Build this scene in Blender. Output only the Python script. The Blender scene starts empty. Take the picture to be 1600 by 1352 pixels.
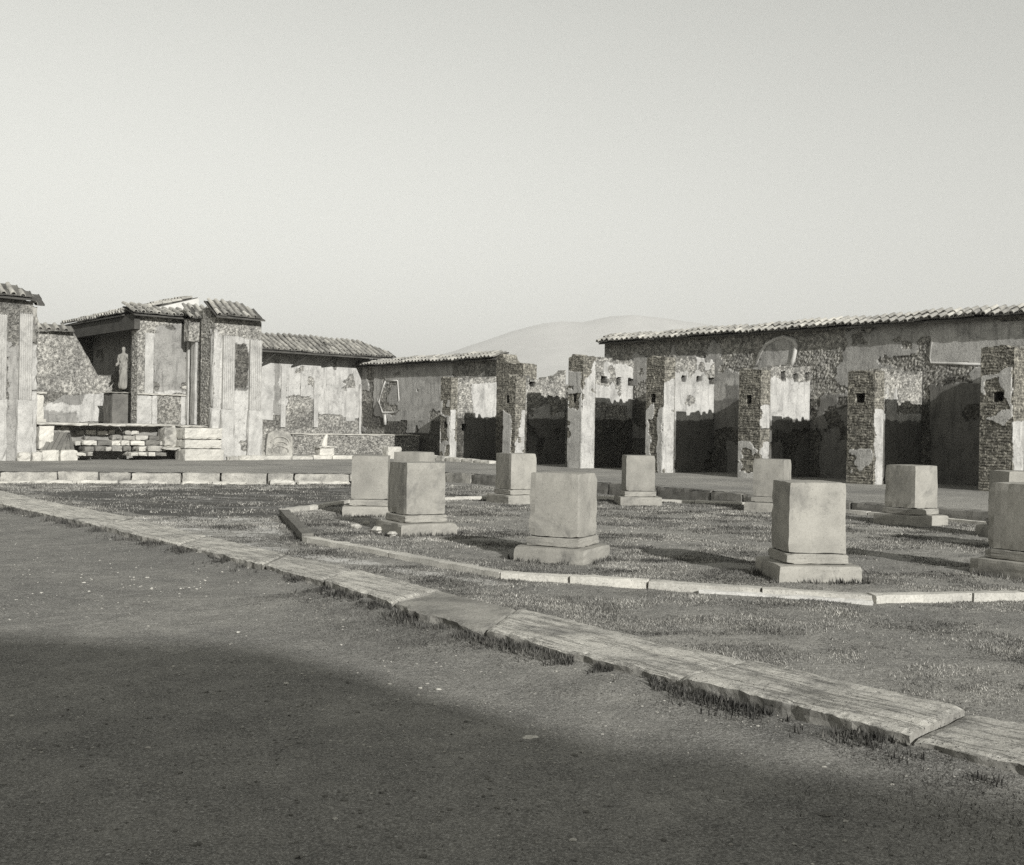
import bpy, math, random
import numpy as np
from mathutils import Matrix, Vector

# ------------------------------------------------------------------ camera, sky, sun, exposure
sc = bpy.context.scene
col = sc.collection
FPX, PITCH, ROLL, EYE = 1697.0, math.radians(.17), math.radians(1.04), 1.6
cam_d = bpy.data.cameras.new('camera')
cam = bpy.data.objects.new('camera', cam_d); col.objects.link(cam)
cam_d.sensor_fit = 'HORIZONTAL'; cam_d.sensor_width = 36; cam_d.lens = 36*FPX/1600
cam_d.clip_start = .1; cam_d.clip_end = 30000
cr, sr, cp, sp = math.cos(ROLL), math.sin(ROLL), math.cos(PITCH), math.sin(PITCH)
R0, F0, U0 = Vector((1,0,0)), Vector((0,cp,-sp)), Vector((0,sp,cp))
Rv, Uv = cr*R0+sr*U0, -sr*R0+cr*U0
cam.matrix_world = Matrix(((Rv.x,Uv.x,-F0.x,0),(Rv.y,Uv.y,-F0.y,0),(Rv.z,Uv.z,-F0.z,EYE),(0,0,0,1)))
sc.camera = cam

SUN_H = np.array([.465, -.885]); SUN_EL = math.radians(21.5)
w = bpy.data.worlds.new('World'); sc.world = w; w.use_nodes = True
nt = w.node_tree; nt.nodes.clear()
sky = nt.nodes.new('ShaderNodeTexSky'); sky.sky_type = 'NISHITA'; sky.sun_disc = False
sky.sun_elevation = SUN_EL; sky.sun_rotation = math.atan2(SUN_H[0], SUN_H[1])
sky.dust_density = 0.0; sky.air_density = 1.4; sky.ozone_density = 1.0
sep = nt.nodes.new('ShaderNodeSeparateColor'); comb = nt.nodes.new('ShaderNodeCombineColor')
nt.links.new(sky.outputs[0], sep.inputs[0])
# a blue sensitive monochrome plate: the sky's blue light, toned a little warm
for i, t in enumerate((.99, 1.0, .94)):
    m = nt.nodes.new('ShaderNodeMath'); m.operation = 'MULTIPLY'; m.inputs[1].default_value = t
    nt.links.new(sep.outputs[2], m.inputs[0]); nt.links.new(m.outputs[0], comb.inputs[i])
bg = nt.nodes.new('ShaderNodeBackground'); bg.inputs[1].default_value = .089
out = nt.nodes.new('ShaderNodeOutputWorld')
nt.links.new(comb.outputs[0], bg.inputs[0]); nt.links.new(bg.outputs[0], out.inputs[0])

sl = bpy.data.lights.new('sun', 'SUN'); sl.energy = 5.0; sl.angle = math.radians(.5); sl.color = (1, .99, .965)
so = bpy.data.objects.new('sun', sl); col.objects.link(so)
sdir = Vector((SUN_H[0]*math.cos(SUN_EL), SUN_H[1]*math.cos(SUN_EL), math.sin(SUN_EL)))
so.rotation_euler = sdir.to_track_quat('Z', 'Y').to_euler()
so.location = (8, -16, 14)
sc.view_settings.view_transform = 'Standard'; sc.view_settings.look = 'None'
sc.view_settings.exposure = 0.52; sc.view_settings.gamma = 1.0
sc.render.engine = 'CYCLES'
sc.cycles.use_denoising = False
sc.cycles.max_bounces = 5; sc.cycles.diffuse_bounces = 2; sc.cycles.volume_bounces = 0
sc.cycles.sample_clamp_indirect = 4

rng = np.random.default_rng(7); random.seed(7)

# ------------------------------------------------------------------ plan of the place
# u runs away to the left along the shop front, e runs away to the right along the hall front
u = np.array([-.65, .76]); u /= np.linalg.norm(u)
e = np.array([u[1], -u[0]])
OS = np.array([9.9, 30.2])      # a point on the shop front line
OF = np.array([-9.9, 42.0])     # a point on the hall front line
def ray(px, py):
    dx, dy = px-800, py-676
    a = dx*cr+dy*sr; b = -dx*sr+dy*cr
    return np.array([a, FPX*cp-b*sp, -FPX*sp-b*cp])
def hit(px, py, O, n):
    d = ray(px, py); k = (O@n)/(d[:2]@n); P = d*k; P[2] += EYE; return P
def onz(px, py, z=0.):
    d = ray(px, py); k = (z-EYE)/d[2]; return (d*k)[:2]
def St(px, py, d=0.):           # survey on a plane parallel to the shop front: distance t along u, height
    O = OS+e*d; P = hit(px, py, O, e); return float((P[:2]-O)@u), float(P[2])
def Sd(px, py, t):              # on a cross wall at t: depth behind the shop front, height
    O = OS+u*t; P = hit(px, py, O, u); return float((P[:2]-O)@e), float(P[2])
def Fs(px, py, d=0.):           # on a plane parallel to the hall front: s along e, height
    O = OF+u*d; P = hit(px, py, O, u); return float((P[:2]-O)@e), float(P[2])
def Fd(px, py, s):              # on a side wall at s: depth behind the hall front, height
    O = OF+e*s; P = hit(px, py, O, e); return float((P[:2]-O)@u), float(P[2])
def S3(t, d, z): p = OS+u*t+e*d; return np.array([p[0], p[1], z])
def F3(s, d, z): p = OF+e*s+u*d; return np.array([p[0], p[1], z])

# ------------------------------------------------------------------ noise
def hash2(ix, iy, seed=0):
    h = (ix.astype(np.int64)*374761393 + iy.astype(np.int64)*668265263 + seed*974634777) & 0xffffffff
    h = ((h ^ (h >> 13))*1274126177) & 0xffffffff
    return ((h ^ (h >> 16)) & 0xffffff)/float(0xffffff)
def vnoise(x, y, seed=0):
    ix, iy = np.floor(x), np.floor(y); fx, fy = x-ix, y-iy
    fx = fx*fx*(3-2*fx); fy = fy*fy*(3-2*fy)
    a = hash2(ix, iy, seed); b = hash2(ix+1, iy, seed); c = hash2(ix, iy+1, seed); d = hash2(ix+1, iy+1, seed)
    return (a*(1-fx)+b*fx)*(1-fy)+(c*(1-fx)+d*fx)*fy
def fbm(x, y, seed=0, o=4):
    s = 0; amp = .5
    for i in range(o):
        s = s+amp*vnoise(x*2**i, y*2**i, seed+i*17); amp *= .5
    return s
def worley(x, y, seed=0):
    ix, iy = np.floor(x), np.floor(y)
    d1 = np.full(x.shape, 9.); d2 = np.full(x.shape, 9.); idv = np.zeros(x.shape)
    for i in (-1, 0, 1):
        for j in (-1, 0, 1):
            cx, cy = ix+i, iy+j
            px = cx+hash2(cx, cy, seed); py = cy+hash2(cx, cy, seed+5)
            d = np.hypot(x-px, y-py); h = hash2(cx, cy, seed+9)
            new = d < d1
            d2 = np.where(new, d1, np.minimum(d2, d)); idv = np.where(new, h, idv); d1 = np.where(new, d, d1)
    return d1, d2, idv
def inpoly(x, y, poly):
    r = np.zeros(x.shape, bool); n = len(poly)
    for i in range(n):
        x1, y1 = poly[i]; x2, y2 = poly[(i+1) % n]
        if y1 == y2: continue
        c = ((y1 > y) != (y2 > y)) & (x < (x2-x1)*(y-y1)/(y2-y1)+x1)
        r ^= c
    return r

# ------------------------------------------------------------------ materials (monochrome plate, warm toned)
TINT = (1.0, .98, .92)
def g(v): return (v*TINT[0], v*TINT[1], v*TINT[2], 1)
class NB:
    def __init__(s, name):
        s.m = bpy.data.materials.new(name); s.m.use_nodes = True; s.t = s.m.node_tree
        s.b = s.t.nodes['Principled BSDF']; s.b.inputs['Specular IOR Level'].default_value = .15
        s.b.inputs['Roughness'].default_value = .95
        s.co = s.n('ShaderNodeTexCoord')
    def n(s, t, **k):
        x = s.t.nodes.new(t)
        for a, v in k.items(): setattr(x, a, v)
        return x
    def l(s, a, b): s.t.links.new(a, b)
    def vec(s, kind='Object', rnd=False):
        o = s.co.outputs[kind]
        if rnd:
            oi = s.n('ShaderNodeObjectInfo'); mu = s.n('ShaderNodeMath', operation='MULTIPLY'); mu.inputs[1].default_value = 37
            s.l(oi.outputs['Random'], mu.inputs[0])
            a = s.n('ShaderNodeVectorMath', operation='ADD'); s.l(o, a.inputs[0]); s.l(mu.outputs[0], a.inputs[1]); return a.outputs[0]
        return o
    def noise(s, v, scale, detail=6, rough=.6, dist=0):
        x = s.n('ShaderNodeTexNoise'); x.inputs['Scale'].default_value = scale; x.inputs['Detail'].default_value = detail
        x.inputs['Roughness'].default_value = rough; x.inputs['Distortion'].default_value = dist; s.l(v, x.inputs['Vector']); return x.outputs['Fac']
    def vor(s, v, scale, feature='F1', out='Distance'):
        x = s.n('ShaderNodeTexVoronoi', feature=feature); x.inputs['Scale'].default_value = scale; s.l(v, x.inputs['Vector']); return x.outputs[out]
    def ramp(s, f, stops):
        x = s.n('ShaderNodeValToRGB'); el = x.color_ramp.elements
        while len(el) < len(stops): el.new(.5)
        for q, (p, c) in zip(el, stops): q.position = p; q.color = g(c) if not isinstance(c, tuple) else c
        s.l(f, x.inputs[0]); return x.outputs[0]
    def mix(s, f, a, b, mode='MIX'):
        x = s.n('ShaderNodeMix', data_type='RGBA', blend_type=mode)
        for sock, v in ((x.inputs[0], f), (x.inputs[6], a), (x.inputs[7], b)):
            if isinstance(v, (int, float)): sock.default_value = v
            elif isinstance(v, tuple): sock.default_value = v
            else: s.l(v, sock)
        return x.outputs[2]
    def math(s, op, a, b=0.):
        x = s.n('ShaderNodeMath', operation=op)
        for sock, v in ((x.inputs[0], a), (x.inputs[1], b)):
            if isinstance(v, (int, float)): sock.default_value = v
            else: s.l(v, sock)
        return x.outputs[0]
    def mixv(s, v):
        a = s.n('ShaderNodeTexNoise'); a.inputs['Scale'].default_value = 2.5; a.inputs['Detail'].default_value = 5; s.l(v, a.inputs['Vector'])
        m = s.n('ShaderNodeVectorMath', operation='MULTIPLY_ADD'); s.l(a.outputs['Color'], m.inputs[0]); m.inputs[1].default_value = (.5, .5, .5); s.l(v, m.inputs[2]); return m.outputs[0]
    def mapr(s, f, a, b, c=0., d=1.):
        x = s.n('ShaderNodeMapRange'); s.l(f, x.inputs[0])
        for i, v in enumerate((a, b, c, d)): x.inputs[i+1].default_value = v
        return x.outputs[0]
    def bump(s, h, strength, dist=.02, nrm=None):
        x = s.n('ShaderNodeBump'); x.inputs['Strength'].default_value = strength; x.inputs['Distance'].default_value = dist
        s.l(h, x.inputs['Height'])
        if nrm: s.l(nrm, x.inputs['Normal'])
        return x.outputs[0]
    def done(s, c, nrm=None):
        s.l(c, s.b.inputs['Base Color'])
        if nrm: s.l(nrm, s.b.inputs['Normal'])
        return s.m

def cement_mat(name, lo, hi, spots=.5, rnd=True, bumps=.5, streak=.25, groove=0, vary=.18, grain=.35):
    k = NB(name); v = k.vec('Object', rnd)
    c = k.ramp(k.noise(v, 2.2, 5, .6), [(.32, lo), (.62, hi)])
    if rnd:
        oi = k.n('ShaderNodeObjectInfo'); c = k.mix(1.0, c, k.ramp(oi.outputs['Random'], [(0, 1-vary), (1, 1+vary)]), 'MULTIPLY')
    f = k.noise(v, 38, 4, .7); c = k.mix(grain, c, k.ramp(f, [(.3, lo*.6), (.7, min(hi*1.35, .8))]))
    sp = k.mapr(k.noise(v, 60, 2, .5), .66, .72); c = k.mix(k.math('MULTIPLY', sp, spots), c, g(lo*.3))
    st = k.noise(v, 1.2, 7, .75, .6); c = k.mix(k.math('MULTIPLY', k.mapr(st, .52, .72), streak), c, g(lo*.45))
    h = k.math('ADD', k.noise(v, 30, 6, .7), k.math('MULTIPLY', sp, -1.2))
    if groove:
        mp = k.n('ShaderNodeMapping'); mp.inputs['Scale'].default_value = (1.1, 11, 8); m0 = k.n('ShaderNodeMapping'); m0.inputs['Rotation'].default_value = (0, 0, math.radians(51)); k.l(k.co.outputs['Object'], m0.inputs['Vector']); k.l(m0.outputs[0], mp.inputs['Vector'])
        gv = k.mapr(k.noise(mp.outputs[0], 1.0, 7, .8, .3), .52, .62); c = k.mix(k.math('MULTIPLY', gv, groove), c, g(lo*.33)); h = k.math('ADD', h, k.math('MULTIPLY', gv, -.8))
        pt_ = k.mapr(k.noise(v, 9, 8, .85), .53, .62); c = k.mix(k.math('MULTIPLY', pt_, .62), c, g(lo*.4))
    return k.done(c, k.bump(h, bumps, .006))
M = {}
M['cement'] = cement_mat('grey_cement', .22, .33, .35, True, .5, .8, vary=.10, grain=.18)
M['whitestone'] = cement_mat('white_limestone', .34, .54, .6, True, .8, .35)
M['kerbstone'] = cement_mat('weathered_kerbstone', .30, .55, .9, True, 1.6, .8, .14)
M['greyslab'] = cement_mat('grey_lichened_slab', .14, .30, .9, True, 1.0, .7)
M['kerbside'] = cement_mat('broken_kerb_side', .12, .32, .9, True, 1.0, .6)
M['mossstone'] = cement_mat('mossy_dark_stone', .10, .18, .9, True, 1.0, .5)
M['stepstone'] = cement_mat('stained_tufa_step', .14, .42, 1., True, 1.0, .9)
M['fluted'] = cement_mat('weathered_pilaster_stucco', .28, .48, .9, False, 1.0, .6)
M['statue'] = cement_mat('plaster_statue', .20, .30, .3)
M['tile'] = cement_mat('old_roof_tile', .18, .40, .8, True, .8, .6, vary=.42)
M['tiledark'] = cement_mat('dark_roof_tile', .06, .16, .8, True, .8, .6, vary=.45)  # pan tiles: shade between the covers put into their colour
M['timber'] = cement_mat('aged_timber', .05, .10, .6, True, .5, .5)
M['mortar'] = cement_mat('white_repair_mortar', .42, .58, .2, False, .5, .15)

def masonry_mat(name, style):
    k = NB(name); v = k.vec('Object'); uv = k.co.outputs['UV']
    at = k.n('ShaderNodeAttribute', attribute_name='pl').outputs['Fac']
    tn = k.n('ShaderNodeAttribute', attribute_name='tn').outputs['Fac']
    idn = k.n('ShaderNodeAttribute', attribute_name='cell').outputs['Fac']
    fine = k.noise(v, 22, 6, .7); big = k.noise(v, .9, 5, .6)
    if style == 'brick':
        base = k.ramp(idn, [(0, .04), (.4, .09), (.8, .17), (1, .36)])
        joint = k.n('ShaderNodeAttribute', attribute_name='joint').outputs['Fac']
        base = k.mix(joint, base, g(.20))
    else:
        base = k.ramp(idn, [(0, .10), (.35, .18), (.7, .30), (1, .48)])
        joint = k.n('ShaderNodeAttribute', attribute_name='joint').outputs['Fac']
        base = k.mix(k.math('MULTIPLY', joint, .8), base, g(.17))
    f2 = k.noise(v, 9, 5, .8)
    base = k.mix(.4, base, k.ramp(fine, [(.40, .02), (.5, .18), (.60, .75)])); base = k.mix(.4, base, k.ramp(f2, [(.42, .02), (.51, .20), (.60, .7)]))
    if style == 'brick': base = k.mix(1.0, base, g(.75), 'MULTIPLY')
    base = k.mix(.55, base, k.ramp(big, [(.35, .5), (.65, 1.35)]), 'MULTIPLY')
    pt = k.ramp(k.noise(v, 1.6, 6, .65, .4), [(.3, .24), (.46, .46), (.7, .60)])
    pt = k.mix(.35, pt, k.ramp(fine, [(.35, .10), (.65, .55)]))
    scr = k.mapr(k.noise(v, 7, 5, .75), .58, .68); pt = k.mix(k.math('MULTIPLY', scr, .6), pt, g(.13))
    mp = k.n('ShaderNodeMapping'); mp.inputs['Scale'].default_value = (5, 5, .7); k.l(v, mp.inputs['Vector'])
    stk = k.mapr(k.noise(mp.outputs[0], 1.0, 6, .7), .50, .66); pt = k.mix(k.math('MULTIPLY', stk, .55), pt, g(.15))
    crk = k.vor(k.mixv(v), 1.7, 'DISTANCE_TO_EDGE'); pt = k.mix(k.math('MULTIPLY', k.math('LESS_THAN', crk, .008), .35), pt, g(.06))
    edge = k.math('ADD', at, k.math('MULTIPLY', k.math('SUBTRACT', k.noise(v, 5, 7, .75), .5), 1.7))
    f = k.mapr(edge, .48, .53)
    c = k.mix(f, base, pt)
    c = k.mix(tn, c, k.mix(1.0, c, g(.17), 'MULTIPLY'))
    h = k.math('ADD', k.math('MULTIPLY', fine, .8), k.math('MULTIPLY', f, .9))
    return k.done(c, k.bump(h, .8, .02))
M['rubble'] = masonry_mat('rubble_masonry', 'rubble')
M['brick'] = masonry_mat('roman_brickwork', 'brick')

# ------------------------------------------------------------------ builders
def finish(o, parent=None, label=None, cat=None, group=None, kind=None):
    if parent is not None: o.parent = parent
    if label: o['label'] = label
    if cat: o['category'] = cat
    if group: o['group'] = group
    if kind: o['kind'] = kind
    return o
def thing(name, loc, label, cat, group=None, rz=0):
    o = bpy.data.objects.new(name, None); col.objects.link(o); o.location = tuple(float(x) for x in loc); o.rotation_euler = (0, 0, rz)
    o.empty_display_size = .3
    return finish(o, None, label, cat, group)
def mesh_np(name, V, Q, mat, smooth=False, attrs=None, uv=None):
    """V (n,3) world or local vertices, Q list of index arrays (k,4) and/or (k,3)"""
    me = bpy.data.meshes.new(name)
    V = np.asarray(V, np.float32)
    if not isinstance(Q, list): Q = [Q]
    Q = [np.asarray(q, np.int32) for q in Q if len(q)]
    me.vertices.add(len(V)); me.vertices.foreach_set('co', V.ravel())
    li = np.concatenate([q.ravel() for q in Q]); sizes = np.concatenate([np.full(len(q), q.shape[1], np.int32) for q in Q])
    me.loops.add(len(li)); me.loops.foreach_set('vertex_index', li)
    me.polygons.add(len(sizes)); me.polygons.foreach_set('loop_start', np.concatenate([[0], np.cumsum(sizes)[:-1]]).astype(np.int32))
    me.polygons.foreach_set('loop_total', sizes)
    me.polygons.foreach_set('use_smooth', np.full(len(sizes), bool(smooth)))
    if uv is not None:
        l = me.uv_layers.new(name='UVMap'); l.data.foreach_set('uv', np.asarray(uv, np.float32)[li].ravel())
    for k, a in (attrs or {}).items():
        at = me.attributes.new(k, 'FLOAT', 'POINT'); at.data.foreach_set('value', np.asarray(a, np.float32))
    me.update(calc_edges=True); me.validate()
    if mat: me.materials.append(mat)
    return me
def add(name, V, Q, mat, parent=None, **kw):
    """link one mesh object; V are world coordinates, stored relative to the parent or to their own base"""
    fin = {k: kw.pop(k) for k in ('label', 'cat', 'group', 'kind') if k in kw}
    V = np.asarray(V, float)
    if parent is not None: off = np.array(parent.location)
    else: off = np.array([V[:, 0].mean(), V[:, 1].mean(), V[:, 2].min()])
    me = mesh_np(name, V-off, Q, mat, **kw)
    o = bpy.data.objects.new(name, me); col.objects.link(o)
    if parent is None: o.location = tuple(off)
    return finish(o, parent, **fin)
CUBE_Q = np.array([[0,3,2,1],[4,5,6,7],[0,1,5,4],[1,2,6,5],[2,3,7,6],[3,0,4,7]])
def box_v(O, ax, ay, x0, x1, y0, y1, z0, z1, tp=0, jit=0):
    """box in a plan frame (O, ax, ay are 2D)"""
    r = []
    for z, k in ((z0, 0), (z1, tp)):
        for a, b in ((x0+k, y0+k), (x1-k, y0+k), (x1-k, y1-k), (x0+k, y1-k)):
            p = O+ax*a+ay*b; r.append([p[0], p[1], z])
    r = np.array(r)
    if jit: r += rng.uniform(-jit, jit, r.shape)
    return r
def bevel(o, wd=.01, seg=2):
    m = o.modifiers.new('b', 'BEVEL'); m.width = wd; m.segments = seg; m.limit_method = 'ANGLE'; return o
def stone_v(O, ax, ay, x0, x1, y0, y1, z0, z1, n=3, rough=.012, seed=0):
    """a worn block: each side a small grid, pushed about by noise"""
    nx = max(2, int(abs(x1-x0)/.14)+1); ny = max(2, int(abs(y1-y0)/.14)+1); nz = max(2, int(abs(z1-z0)/.10)+1)
    nx, ny, nz = min(nx, 14), min(ny, 10), min(nz, 8)
    X, Y, Z = np.meshgrid(np.arange(nx+1), np.arange(ny+1), np.arange(nz+1), indexing='ij')
    idx = -np.ones(X.shape, int); surf = (X == 0)|(X == nx)|(Y == 0)|(Y == ny)|(Z == 0)|(Z == nz)
    idx[surf] = np.arange(surf.sum())
    ext = ((X == 0)|(X == nx)).astype(int)+((Y == 0)|(Y == ny))+((Z == 0)|(Z == nz))
    a = x0+(x1-x0)*X/nx; b = y0+(y1-y0)*Y/ny; c = z0+(z1-z0)*Z/nz
    cx, cy, cz = (x0+x1)/2, (y0+y1)/2, (z0+z1)/2
    k = np.where(ext >= 2, rng.uniform(0.2, 1.6, X.shape)*rough, 0)
    a = a-np.sign(a-cx)*k; b = b-np.sign(b-cy)*k; c = c-np.sign(c-cz)*k
    a = a+rng.normal(0, rough*.35, a.shape); b = b+rng.normal(0, rough*.35, a.shape); c = c+rng.normal(0, rough*.3, a.shape)
    P = np.stack([O[0]+ax[0]*a+ay[0]*b, O[1]+ax[1]*a+ay[1]*b, c], -1)[surf]
    Q = []
    for i in (0, nx):
        A = idx[i]; q = np.stack([A[:-1, :-1], A[1:, :-1], A[1:, 1:], A[:-1, 1:]], -1).reshape(-1, 4); Q.append(q if i else q[:, ::-1])
    for j in (0, ny):
        A = idx[:, j]; q = np.stack([A[:-1, :-1], A[1:, :-1], A[1:, 1:], A[:-1, 1:]], -1).reshape(-1, 4); Q.append(q[:, ::-1] if j else q)
    for l in (0, nz):
        A = idx[:, :, l]; q = np.stack([A[:-1, :-1], A[1:, :-1], A[1:, 1:], A[:-1, 1:]], -1).reshape(-1, 4); Q.append(q if l else q[:, ::-1])
    Q = np.concatenate(Q)
    if ax[0]*ay[1]-ax[1]*ay[0] < 0: Q = Q[:, ::-1]
    return P, Q
def stone(name, O, ax, ay, x0, x1, y0, y1, z0, z1, mat, parent=None, rough=.012, **kw):
    P, Q = stone_v(O, ax, ay, x0, x1, y0, y1, z0, z1, rough=rough)
    return add(name, P, Q, mat, parent, **kw)

def masonry(name, parent, O, ax, nrm, width, thick, z0, top, style='rubble', res=.05, front=None, right=None,
            left=None, amp=1., seed=0, scale=.13, tone=0., auto=0, **kw):
    """A standing piece of masonry with real relief. Front face starts at plan point O and runs along ax, nrm points
    out of it. top: height or list of (a, z). front/right/left: dict(pl=[polys], un=[polys], tn=[(poly, v)], holes=[(a, z, w, h)])"""
    ax = np.asarray(ax, float); nrm = np.asarray(nrm, float)
    if not isinstance(top, (list, tuple)): top = [(0, top), (width, top)]
    ta, tz = np.array([p[0] for p in top]), np.array([p[1] for p in top])
    nw = max(2, int(width/res)); nd = max(2, int(thick/max(res, .05)))
    zmax = tz.max(); nz = max(2, int((zmax-z0)/(res if style != 'brick' else min(res, .025))))
    faces = {'front': front or {}, 'right': right or {}, 'back': {}, 'left': left or {}}
    # perimeter columns
    aw = np.linspace(0, width, nw+1); ad = np.linspace(0, thick, nd+1)
    cols = []
    for a in aw[:-1]: cols.append((O+ax*a, nrm, 'front', a, a))
    for d in ad[:-1]: cols.append((O+ax*width-nrm*d, ax, 'right', d, width))
    for a in aw[::-1][:-1]: cols.append((O+ax*a-nrm*thick, -nrm, 'back', width-a, a))
    for d in ad[::-1][:-1]: cols.append((O-nrm*d, -ax, 'left', thick-d, 0))
    nc = len(cols)
    base = np.array([c[0] for c in cols]); nn = np.array([c[1] for c in cols])
    la = np.array([c[3] for c in cols]); fa = np.array([c[4] for c in cols])
    fid = np.array([('front', 'right', 'back', 'left').index(c[2]) for c in cols])
    htop = np.interp(fa, ta, tz)
    jag = (.10 if style == 'rubble' else .06)*amp*(len(top) > 2)
    if jag: htop = htop+(hash2(np.floor(fa/.16), fa*0, seed+3)-.5)*jag*2*(1 if style == 'rubble' else 1)
    corner = {0, nw, nw+nd, 2*nw+nd}
    zf = np.linspace(0, 1, nz+1)
    Z = z0+(htop[:, None]-z0)*zf[None, :]
    A = np.repeat(la[:, None], nz+1, 1); FID = np.repeat(fid[:, None], nz+1, 1)
    S = A+FID*31.7+seed*13.1
    pl = np.zeros(Z.shape); tnn = np.full(Z.shape, tone); hole = np.zeros(Z.shape)
    jx = (fbm(A*3+seed, Z*3, seed+1)-.47)*.35; jz = (fbm(A*3+9, Z*3+4+seed, seed+2)-.47)*.35
    for i, fn in enumerate(('front', 'right', 'back', 'left')):
        f = faces[fn]; mk = FID == i
        for p in f.get('pl', []): pl[mk & inpoly(A+jx*.5, Z+jz*.5, p)] = 1
        for p in f.get('un', []): pl[mk & inpoly(A+jx, Z+jz, p)] = 0
        for p, v in f.get('tn', []): tnn[mk & inpoly(A+jx, Z+jz, p)] = v
        for a, z, ww, hh in f.get('holes', []):
            hole[mk & (abs(A-a) < ww/2) & (abs(Z-z) < hh/2)] = 1
    if auto:
        nn_ = fbm(S*.8+3, Z*1.0, seed+40, 5)
        ok = hole < .5
        pl = np.where((pl < .5) & (nn_ > .47+(.5-auto)*.3) & (Z > z0+1.2) & ok & (FID == 0), .9, pl)
        tnn = np.where((pl > .85) & (pl < .95), .22, tnn)
    pl = np.where((pl > .5) & (fbm(S*1.1+9, Z*1.3, seed+44, 5) > .64), 0, pl)
    for p in (front or {}).get('keep', []):
        q_ = (FID == 0) & inpoly(A+jx*.3, Z+jz*.3, p) & (hole < .5); pl[q_] = 1; tnn[q_] = 0
    for p, v in (front or {}).get('dado', []):  # polygons where shade low on a wall is put into its tone
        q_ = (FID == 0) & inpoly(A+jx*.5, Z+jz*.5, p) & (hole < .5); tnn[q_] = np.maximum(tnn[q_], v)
    if style == 'brick':
        ch, bl = .078, .26
        row = np.floor(Z/ch); off = hash2(row, row*0, seed)*bl; bi = np.floor((S+off)/bl)
        fz = Z/ch-row; fx = (S+off)/bl-bi
        joint = ((fz < .24)|(fx < .06)).astype(float)
        cell = hash2(bi, row, seed+2)
        disp = np.where(joint > 0, -.012, (hash2(bi, row, seed+8)-.4)*.018)+.02*(fbm(S*2, Z*2, seed)-.5)
    else:
        d1, d2, cell = worley(S/scale, Z/(scale*.72), seed)
        edge = d2-d1; joint = (edge < .16).astype(float)
        disp = .032*np.clip(edge, 0, .5)*2*amp-.02+.05*(fbm(S*1.3, Z*1.3, seed)-.5)*amp
    disp = np.where(pl > .5, .022+.010*(fbm(S*2.2, Z*2.2, seed+6)-.5), disp)
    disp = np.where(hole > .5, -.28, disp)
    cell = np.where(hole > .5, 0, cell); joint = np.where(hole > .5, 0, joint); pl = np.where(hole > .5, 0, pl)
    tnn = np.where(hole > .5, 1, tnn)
    P_ = np.pad(pl, 1, mode='edge'); pl = sum(P_[1+i:1+i+pl.shape[0], 1+j:1+j+pl.shape[1]] for i in (-1, 0, 1) for j in (-1, 0, 1))/9
    keep = np.ones(nc); keep[list(corner)] = .0
    disp = disp*keep[:, None]
    disp[:, -1] *= .3
    X = base[:, None, 0]+nn[:, None, 0]*disp; Y = base[:, None, 1]+nn[:, None, 1]*disp
    V = np.stack([X, Y, Z], -1).reshape(-1, 3)
    I = np.arange(nc*(nz+1)).reshape(nc, nz+1); J = np.roll(I, -1, 0)
    Q = np.stack([I[:, :-1], J[:, :-1], J[:, 1:], I[:, 1:]], -1).reshape(-1, 4)
    # top cap: front column i meets back column mirrored
    fr = [i for i in range(0, nw+1)]; bk = [(2*nw+nd-i) % nc for i in range(0, nw+1)]
    T = I[:, -1]
    cap = np.array([[T[fr[i]], T[fr[i+1]], T[bk[i+1]], T[bk[i]]] for i in range(nw)])
    Q = np.concatenate([Q, cap])
    if (ax[0]*-nrm[1]-ax[1]*-nrm[0]) < 0: Q = Q[:, ::-1]
    kw.setdefault('kind', 'stuff')
    return add(name, V, Q, M['brick' if style == 'brick' else 'rubble'], parent,
               attrs=dict(pl=pl.ravel(), tn=tnn.ravel(), cell=cell.ravel(), joint=joint.ravel()), **kw)

# roof tiles: two shared meshes (local x across, y up the slope, z out)
def tile_meshes(wd, ln):
    n = 6; V = []; Q = []
    for j, (y, r) in enumerate(((0, wd*.30), (ln*1.08, wd*.23))):
        for i in range(n+1):
            a = math.pi*i/n; V.append((-math.cos(a)*r, y, .015+math.sin(a)*r*1.15+(.02 if j == 0 else 0)))
        for i in range(n+1):
            a = math.pi*i/n; V.append((-math.cos(a)*(r-.018), y, math.sin(a)*(r-.018)*1.15+(.02 if j == 0 else 0)))
    m = n+1
    for i in range(n):
        Q += [(i, i+1, 2*m+i+1, 2*m+i), (m+i+1, m+i, 3*m+i, 3*m+i+1), (i, m+i, m+i+1, i+1), (2*m+i, 2*m+i+1, 3*m+i+1, 3*m+i)]
    cov = [(np.array(V), np.array(Q))]
    h = wd*.5
    V2 = []
    for y, dz in ((0, .02), (ln*1.08, 0)):
        for x, z in ((-h+.01, .05), (-h+.035, .015), (h-.035, .015), (h-.01, .05), (h-.01, -.01), (-h+.01, -.01)):
            V2.append((x, y, z+dz))
    Q2 = [(i, (i+1) % 6, (i+1) % 6+6, i+6) for i in range(6)]
    Q2 = [tuple(reversed(q)) for q in Q2]
    Q2 += [(0, 1, 4, 5), (1, 2, 3, 4), (11, 10, 7, 6), (10, 9, 8, 7)]
    return cov[0], (np.array(V2), np.array(Q2))
TM = {}
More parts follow.
